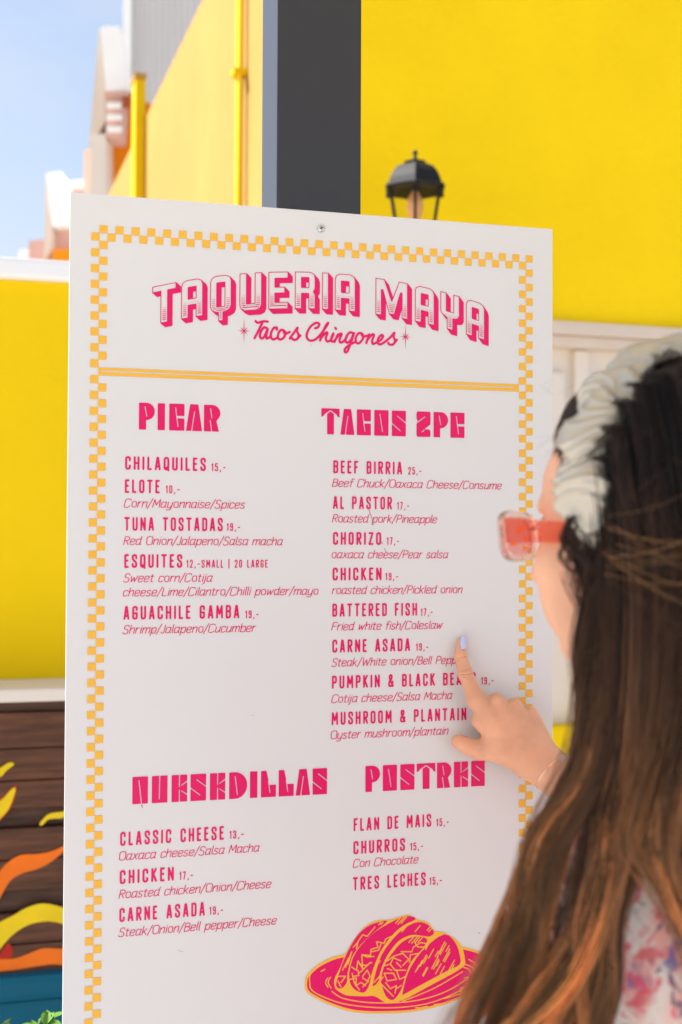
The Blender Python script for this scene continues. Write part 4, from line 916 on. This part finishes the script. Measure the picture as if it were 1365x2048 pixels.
GU = [  # px, py, depth guides, spread(cm) start/mid/end, count, gold
 ([(1200, 1095, .985), (1188, 1180, .975), (1166, 1300, .96), (1172, 1430, .945), (1152, 1560, .93), (1092, 1670, .92), (1046, 1800, .91), (990, 1930, .90), (925, 2070, .89)], (.5, .8, .9), 260, .75),
 ([(1212, 1070, .97), (1212, 1200, .96), (1196, 1350, .945), (1188, 1500, .93), (1128, 1640, .915), (1080, 1780, .905), (1046, 1900, .895), (985, 2070, .88)], (.7, 1.1, 1.2), 380, .55),
 ([(1228, 1010, .955), (1236, 1200, .945), (1222, 1400, .93), (1180, 1560, .915), (1120, 1680, .905), (1098, 1790, .895), (1080, 1920, .885), (1035, 2080, .87)], (.8, 1.3, 1.3), 420, .45),
 ([(1240, 940, .94), (1262, 1200, .93), (1252, 1440, .915), (1232, 1590, .90), (1205, 1720, .89), (1185, 1850, .88), (1150, 1960, .875), (1110, 2080, .865)], (.8, 1.3, 1.1), 420, .35),
 ([(1256, 880, .93), (1292, 1180, .915), (1284, 1440, .90), (1262, 1620, .89), (1232, 1750, .88), (1205, 1860, .87), (1190, 1960, .865), (1160, 2080, .86)], (.8, 1.4, 1.1), 440, .7),
 ([(1280, 832, .92), (1322, 1120, .905), (1318, 1420, .89), (1290, 1600, .88), (1236, 1700, .87), (1200, 1840, .86), (1196, 1970, .855), (1180, 2080, .85)], (.8, 1.4, .8), 420, .35),
 ([(1312, 795, .91), (1358, 1100, .895), (1352, 1400, .88), (1318, 1560, .87), (1300, 1680, .865), (1350, 1765, .86), (1408, 1865, .855), (1450, 2070, .85)], (.9, 1.4, .8), 420, .6),
 ([(1350, 775, .905), (1402, 1080, .885), (1398, 1400, .87), (1372, 1560, .865), (1352, 1700, .86), (1400, 1820, .855), (1455, 1940, .85), (1510, 2080, .85)], (.9, 1.5, 1.0), 420, .5),
 ([(1400, 765, .905), (1452, 1080, .885), (1450, 1400, .87), (1430, 1600, .86), (1430, 1760, .855), (1480, 1900, .85), (1530, 2080, .85)], (.9, 1.5, 1.2), 380, .4),
 ([(1450, 775, .91), (1505, 1080, .89), (1505, 1400, .875), (1490, 1700, .86), (1490, 2080, .855)], (.9, 1.5, 1.3), 300, .4),
 ([(1500, 810, .93), (1552, 1080, .91), (1550, 1400, .89), (1540, 1700, .87), (1540, 2080, .865)], (.9, 1.5, 1.3), 260, .4),
 ([(1545, 880, .96), (1585, 1120, .94), (1580, 1400, .92), (1575, 1700, .89), (1580, 2080, .88)], (.7, 1.2, 1.2), 160, .4),
 ([(1178, 1070, .99), (1166, 1110, .99), (1172, 1160, .99), (1190, 1250, .98), (1185, 1380, .97)], (.5, .8, .5), 200, .1),
 ([(1146, 1030, .98), (1138, 1060, .98), (1146, 1100, .98), (1166, 1140, .98), (1192, 1170, .98)], (.3, .55, .4), 150, .0),
 # lighter ends crossing the blouse
 ([(1235, 1500, .885), (1228, 1650, .875), (1206, 1790, .865), (1150, 1905, .855), (1080, 1995, .845), (1000, 2080, .84)], (.7, 1.0, .8), 240, 1.0),
 ([(1300, 1480, .875), (1275, 1620, .865), (1245, 1720, .86), (1210, 1840, .85), (1160, 1960, .845), (1100, 2080, .84)], (.6, .9, .8), 240, 1.0),
 ([(1345, 1480, .87), (1318, 1600, .86), (1314, 1700, .855), (1352, 1800, .85), (1410, 1900, .845)], (.5, .7, .5), 170, 1.1),
 ([(1160, 1380, .94), (1168, 1480, .93), (1146, 1565, .92), (1076, 1670, .912), (1052, 1780, .905), (1000, 1900, .89), (945, 2010, .88)], (.35, .6, .6), 130, 1.2)]
for q_ in GU[14:]:
    q_[0][0] = (*q_[0][0][:2], q_[0][0][2] + .10)
for q_ in GU[:12]:
    q_[0].insert(0, (q_[0][0][0] - 32, q_[0][0][1] - 22, q_[0][0][2] + .02))
for q_ in GU:                  # locks run on below the frame
    for _ in range(2):
        if q_[0][-1][1] > 1850:
            a_, b_ = q_[0][-2], q_[0][-1]; q_[0].append((b_[0] + (b_[0] - a_[0]) * .8, b_[1] + 130, b_[2]))
for gi, (g, spr, cnt, gold) in enumerate(GU):
    C = np.array(cr([(x_, y_, .80 + (d_ - .85) * .45) for x_, y_, d_ in g], 4), float); N = len(C); Wp = np.array([tuple(at(*c)) for c in C]); s = np.linspace(0, 1, N)
    spread = (np.interp(s, [0, .5, 1], spr) * .01)
    NC = 9; cen = [((j + .5) / NC * 1.7 - .85, rng.uniform(-.6, .6)) for j in range(NC)]; tone = rng.permutation(np.linspace(.45, 1.8, NC)); cph = rng.random((NC, 3)) * 6.28
    for k in range(cnt):
        j = k % NC; rr_ = math.sqrt(rng.random()) * .42; th = rng.random() * 2 * math.pi
        if k % 6 == 0: rr_ *= 2.6
        tight = (1 - .35 * s)
        ox, oy = cen[j][0] * 1.0 + rr_ * math.cos(th) * tight, cen[j][1] + rr_ * math.sin(th) * tight
        ph = rng.random(4) * 6.28; am = (.0014 + .0085 * s ** 1.5); cl = cph[j][0]
        wx_ = np.sin(s * (7 + cph[j][1] * .6) + cl) * am + np.sin(s * 23 + ph[1]) * .0006; wy_ = np.sin(s * 8 + ph[0] * .1 + cph[j][2]) * am
        P = Wp + np.array(CX)[None] * ((ox * spread * (1 + .25 * np.sin(s * 5 + cl))) + wx_)[:, None] + np.array(CF)[None] * ((oy * spread * .9) + wy_)[:, None]
        e = rng.uniform(.86, 1.0) if g[-1][1] > 2000 else rng.uniform(.7, 1)
        M = max(4, int(N * e)); clump = tone[j]
        m0 = rng.integers(0, 3) if gi < 12 else rng.integers(0, 9)
        add_strand(P[m0:M], .00030, hcol(C[m0:M, 1], rng.uniform(.6, 1.5) * clump, gold * rng.uniform(.6, 1.2) * (.25 + clump * .75)))
# scalp hair: combed from hairline to band, and under everything a solid cap
def skull(th, ph, off=0):      # th: 0 front .. pi back, ph: elevation
    r = np.array((9.7, 7.6, 9.0)) + off
    z_ = 4.2 + r[2] * math.sin(ph)
    return (-.3 + r[0] * math.cos(ph) * math.cos(th) - .28 * max(z_ - 5.5, 0), r[1] * math.cos(ph) * math.sin(th), z_)
for k in range(2600):          # fringe swept from the hairline back under the headband
    th0 = rng.uniform(-1.75, 1.75); 
    hz = R(36) - R(52) * max(0, (abs(th0) - .55) / 1.2); hz += rng.normal() * .035
    ph1 = R(80) - R(60) * min(1, abs(th0) / 1.6)
    P = []; lift_ = .8 + .9 * rng.random() ** 3
    for s in np.linspace(0, 1, 9):
        th = th0 * (1 - .05 * s) + (math.copysign(1, th0) * .40 * s if abs(th0) > .35 else .0); ph = hz + (ph1 - hz) * s * .75
        P.append(tuple(hw(*skull(th, ph, lift_ * .25 + (.1 + .5 * lift_) * math.sin(math.pi * min(s * .9 + .05, .8)) + rng.random() * .05))))
    add_strand(P, .0002, np.repeat((ROOT * rng.uniform(.8, 5.0))[None], 9, 0))
for k in range(1500):          # crown: from the band over the back of the head
    y0 = rng.uniform(-1, 1); a0 = rng.uniform(-.1, .5); P = []
    for s in np.linspace(0, 1, 16):
        el = R(95) - s * R(150) ; lat = y0 * (math.cos((s - .45) * 1.2))
        lat = lat * 1.45
        x = -.3 + 10.5 * math.cos(el) * -1 * math.cos(lat) if False else None
        phi = R(88) - s * R(112)
        # great circles fanning out from the band top
        d = np.array((-math.cos(phi) * math.cos(lat), math.cos(phi) * math.sin(lat) + .55 * math.sin(lat) * math.sin(phi), math.sin(phi) * (1 - .25 * lat * lat)))
        d /= np.linalg.norm(d)
        q = (-.3 + 10.2 * d[0] - .28 * max(9.45 * d[2] - 1.3, 0), 8.1 * d[1], 4.2 + 9.45 * d[2])
        P.append(tuple(hw(*q) + Vector(tuple(rng.normal(size=3) * .0003))))
    add_strand(P, .0003, np.repeat((ROOT * rng.uniform(.7, 2.2))[None], 16, 0) * np.linspace(1, 1.3, 16)[:, None])
for k in range(70):           # fly-away hairs
    x = rng.uniform(1240, 1420); y = rng.uniform(880, 1500); d = rng.uniform(.79, .81); L_ = rng.uniform(60, 260); a = rng.normal() * .5 + (0 if rng.random() < .35 else 1.45)
    P = [tuple(at(x + L_ * t * math.cos(a) + 14 * math.sin(t * 2.2 + k), y + L_ * t * math.sin(a) + 10 * math.sin(t * 2.5 + 2 * k), d + .01 * math.sin(t * 3))) for t in np.linspace(0, 1, 12)]
    add_strand(P, .00016, np.repeat(np.array([(.16, .07, .03)]) * rng.uniform(.4, 1.6), 12, 0))
for k in range(15):            # loose strands tucked from the headband across the crown
    x0 = rng.uniform(1205, 1235); y0 = rng.uniform(1010, 1150); dy = rng.uniform(-120, 160)
    P = [tuple(at(x0 + 260 * t, y0 + dy * t + 26 * math.sin(math.pi * t) * rng.choice([-1, 1], p=[.0, 1.]), .808 - .02 * math.sin(math.pi * t))) for t in np.linspace(0, 1, 14)]
    add_strand(P, .00022, np.repeat(np.array([(.36, .20, .08)]) * rng.uniform(.4, 1.5), 14, 0))
for k in range(45):            # frizz in front of the forehead
    x = rng.uniform(1105, 1190); y = rng.uniform(760, 980); L_ = rng.uniform(20, 60); a = math.pi * .9 + rng.normal() * .4
    P = [tuple(at(x + L_ * t * math.cos(a), y + L_ * t * math.sin(a) + 6 * math.sin(t * 2 + k), 1.0 + .01 * t)) for t in np.linspace(0, 1, 8)]
    add_strand(P, .00007, np.repeat(np.array([(.05, .03, .025)]), 8, 0))
HV = np.concatenate(hv); HFz = np.concatenate(hfz); HCl = np.concatenate(hc_col)
ho = np_mesh('hair', HV, HFz, M_hair, person)
ca = ho.data.attributes.new('haircol', 'FLOAT_COLOR', 'POINT'); ca.data.foreach_set('color', np.c_[HCl, np.ones(len(HCl))].astype(np.float32).ravel())
# solid cap under the strands
def cap_f(X, Y, Z):
    x, y, z = head_local(X, Y, Z); ay = np.abs(y); x = x + .28 * np.maximum(z - 5.5, 0)
    D = ellipd(x, y, z, (-.5, 0, 4.1), (9.75, 7.75, 9.2))
    D = smin(D, ellipd(x, y, z, (-2.2, 0, -2), (7.2, 8.3, 9)), 1.5)
    # keep behind the hairline
    hl_ = np.minimum(6.9 - ay * .80 + (z - 4) * -.35, 7.2) + np.where(z < 2, (z - 2) * .35, 0)
    return np.maximum(D, x - hl_)
V6, F6 = nets(cap_f, tuple(HCc - 15), tuple(HCc + 15), .35)
co_ = np_mesh('hair_underlayer', V6 / 100, F6, M_hair, person)
ca = co_.data.attributes.new('haircol', 'FLOAT_COLOR', 'POINT'); ca.data.foreach_set('color', np.tile(np.array([.012, .007, .006, 1], np.float32), len(V6)))
cv = []; cf_ = []; cc_ = []
for g, spr, cnt, gold in GU[:12]:    # inner body of every lock
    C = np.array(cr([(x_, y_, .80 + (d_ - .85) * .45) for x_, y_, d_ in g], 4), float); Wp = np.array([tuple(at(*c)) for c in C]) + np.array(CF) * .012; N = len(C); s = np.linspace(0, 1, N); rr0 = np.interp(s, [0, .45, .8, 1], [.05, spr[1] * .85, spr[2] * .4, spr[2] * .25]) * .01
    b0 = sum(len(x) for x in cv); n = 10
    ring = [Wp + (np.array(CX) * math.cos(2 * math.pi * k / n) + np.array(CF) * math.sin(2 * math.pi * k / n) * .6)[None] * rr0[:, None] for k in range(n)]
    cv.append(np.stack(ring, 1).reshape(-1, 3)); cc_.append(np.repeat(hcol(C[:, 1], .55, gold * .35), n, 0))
    i = np.arange(N - 1)[:, None] * n; k = np.arange(n)[None]; cf_.append(np.stack([i + k, i + (k + 1) % n, i + n + (k + 1) % n, i + n + k], -1).reshape(-1, 4) + b0)
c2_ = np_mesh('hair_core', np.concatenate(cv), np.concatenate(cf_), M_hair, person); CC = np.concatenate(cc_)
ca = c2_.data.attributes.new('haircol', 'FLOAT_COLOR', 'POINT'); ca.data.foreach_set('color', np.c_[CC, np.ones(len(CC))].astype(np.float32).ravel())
fix_parent(person)

# ------------------------------------------------------------------ headband: ruched satin tube over the head
NS, NT = 620, 96
s = np.linspace(0, 1, NS)[:, None]; th = np.linspace(0, 2 * math.pi, NT, endpoint=False)[None]
a = (-42 + 262 * s) * math.pi / 180                # from behind one ear over the crown to the other
half = np.clip(np.minimum(s, 1 - s) / .10, .35, 1)
cxl = -.1 - 2.6 * np.clip(np.sin(a), 0, 1) ** 2 + 1.3 * np.abs(np.cos(a)); cyl = 8.9 * np.cos(a); czl = 3.4 + 10.15 * np.sin(a)
dirn = np.stack([np.zeros_like(a), np.cos(a) / 8.9, np.sin(a) / 10.15], -1); dirn /= np.linalg.norm(dirn, axis=-1, keepdims=True)
rw = 2.25 * half; rt = 1.15 * half                    # half width (fore-aft) and half thickness
rs = np.random.default_rng(4); knots = np.sort(rs.random(26))
ph = np.interp(s[:, 0], np.linspace(0, 1, 21), np.cumsum(rs.uniform(.45, 1.6, 21)) * math.pi)[:, None]
skew = np.interp(s[:, 0], np.linspace(0, 1, 14), rs.uniform(-3.2, 3.2, 14))[:, None]
ph2 = ph + skew * np.sin(th) + .5 * np.sin(2 * th + s * 21) + .25 * np.sin(3 * th - s * 40)
fold = (.5 + .5 * np.sin(ph2)) ** .8; ph3 = 2.3 * ph + 1.5 * skew * np.sin(th + 1) + 1.3 * np.sin(2 * th - s * 31) + 2.0; ridge = (1 - np.abs(np.sin(ph3))) ** 1.6
fine = .5 + .5 * np.sin(ph2 * 2.7 + 2 * np.sin(th + s * 30))
rmod = .58 + .46 * fold + .17 * ridge + .06 * fine + .07 * np.sin(s * 55 + th * 2)
loc = np.stack([cxl + 0 * th, cyl + 0 * th, czl + 0 * th], -1) + np.array((1., 0, 0)) * (rw * rmod * np.cos(th))[..., None] + dirn * (rt * rmod * np.sin(th))[..., None]
loc += dirn * .35
W = np.array(HC)[None, None] + (loc[..., 0:1] * HF + loc[..., 1:2] * HL + loc[..., 2:3] * HU) / 100
i = np.arange(NS - 1)[:, None] * NT; k = np.arange(NT)[None]
np_mesh('headband', W.reshape(-1, 3), np.stack([i + k, i + (k + 1) % NT, i + NT + (k + 1) % NT, i + NT + k], -1).reshape(-1, 4), M_satin, None, label='ruched champagne satin headband worn over brown hair', cat='headband')

# ------------------------------------------------------------------ sunglasses
sg = empty('sunglasses', tuple(hw(9, 0, 1)), 'chunky clear pink sunglasses with coral lenses and temples, worn on the face', 'sunglasses')
fx, fz = 11.2, 1.1
def rounded(w_, h_, e, n=40): return [(math.copysign(abs(math.cos(t)) ** e, math.cos(t)) * w_, math.copysign(abs(math.sin(t)) ** e, math.sin(t)) * h_) for t in [2 * math.pi * k / n for k in range(n)]]
def fp(y, z, dx=0): return hw(fx + dx - .022 * y * y, y, fz + z)          # the front bows round the face
for sgn in (1, -1):
    oc = rounded(3.3, 2.05, .62); ic = rounded(2.7, 1.5, .66); yc = 3.75 * sgn
    b = MB(); n = len(oc); L4 = [[b.bm.verts.new(fp(yc + p[0], p[1], dx)) for p in ring] for ring, dx in ((oc, .28), (oc, -.28), (ic, -.28), (ic, .28))]
    for q in range(4):
        A, B = L4[q], L4[(q + 1) % 4]
        for k in range(n): b.bm.faces.new((A[k], A[(k + 1) % n], B[(k + 1) % n], B[k]))
    o = b.obj('rim', M_gl_frame, sg, smooth=False); md = o.modifiers.new('b', 'BEVEL'); md.width = .0012; md.segments = 3
    b = MB(); A = [b.bm.verts.new(fp(yc + p[0] * 1.01, p[1] * 1.01, .07)) for p in ic]; B = [b.bm.verts.new(fp(yc + p[0] * 1.01, p[1] * 1.01, -.07)) for p in ic]
    b.bm.faces.new(A); b.bm.faces.new(B[::-1])
    for k in range(n): b.bm.faces.new((A[k], A[(k + 1) % n], B[(k + 1) % n], B[k]))
    b.obj('lens', M_gl_lens, sg)
    b = MB(); ring = []
    for t in np.linspace(0, 1, 14):
        x = fx - 1.6 - t * 11.2; y = sgn * (7.05 - .15 * t + .35 * math.sin(math.pi * t)); z = fz + .30 - 1.5 * t - (1.2 * max(0, t - .8) * 5 * .4)
        hh_ = 1.0 - .42 * t; ring.append([b.bm.verts.new(hw(x, y + dy, z + dz)) for dy, dz in ((.2, hh_), (.2, -hh_), (-.2, -hh_), (-.2, hh_))])
    for A, B in zip(ring, ring[1:]):
        for k in range(4): b.bm.faces.new((A[k], A[(k + 1) % 4], B[(k + 1) % 4], B[k]))
    b.bm.faces.new(ring[0]); b.bm.faces.new(ring[-1][::-1])
    o = b.obj('temple', M_gl_temple, sg); md = o.modifiers.new('b', 'BEVEL'); md.width = .001; md.segments = 2
    b = MB(); 
    for zz in (.55, -.2): b.lathe([(.0012, 0), (.0014, .0006), (.0006, .001)], hw(fx - 1.35, sgn * 7.1, fz + .35 + zz), 10)
    b.obj('hinge_rivet', M_steel, sg)
b = MB(); b.tube([fp(-.6, .7), fp(-.2, .95), fp(.2, .95), fp(.6, .7)], .0022, 8); b.obj('bridge', M_gl_frame, sg, smooth=True)
fix_parent(sg)

# ------------------------------------------------------------------ bracelet
br = empty('bracelet', tuple(Vector(WR) / 100), 'thin rose gold chain bracelet with small round disc, on the wrist', 'bracelet')
ax_ = (Vector(FO) - Vector(WR)).normalized(); Cb = Vector(WR) / 100 + ax_ * .003
A_ = ax_.cross(Vector((0, 1, 0))).normalized(); B_ = ax_.cross(A_).normalized()
b = MB(); P = []
for k in range(60):
    t = 2 * math.pi * k / 60; P.append(Cb + (A_ * math.cos(t) + B_ * math.sin(t)) * .0300 + ax_ * (.004 * math.sin(t)))
b.tube(P, .0009, 8, closed=True); b.obj('band', M_gold2, br, smooth=True)
b = MB(); b.tube([p + ax_ * .0022 for p in P], .0006, 8, closed=True); b.obj('chain', M_gold2, br, smooth=True)
dp = hp(1123, 1517, -7.6); dc = Vector(dp) / 100
b = MB(); M_ = Vector((-.2, -1, .25)).normalized().to_track_quat('Z', 'Y').to_matrix().to_4x4(); M_.translation = dc
r_ = bmesh.ops.create_cone(b.bm, cap_ends=True, segments=28, radius1=.0052, radius2=.0048, depth=.0012, matrix=M_); b.obj('disc', M_gold2, br)
fix_parent(br)
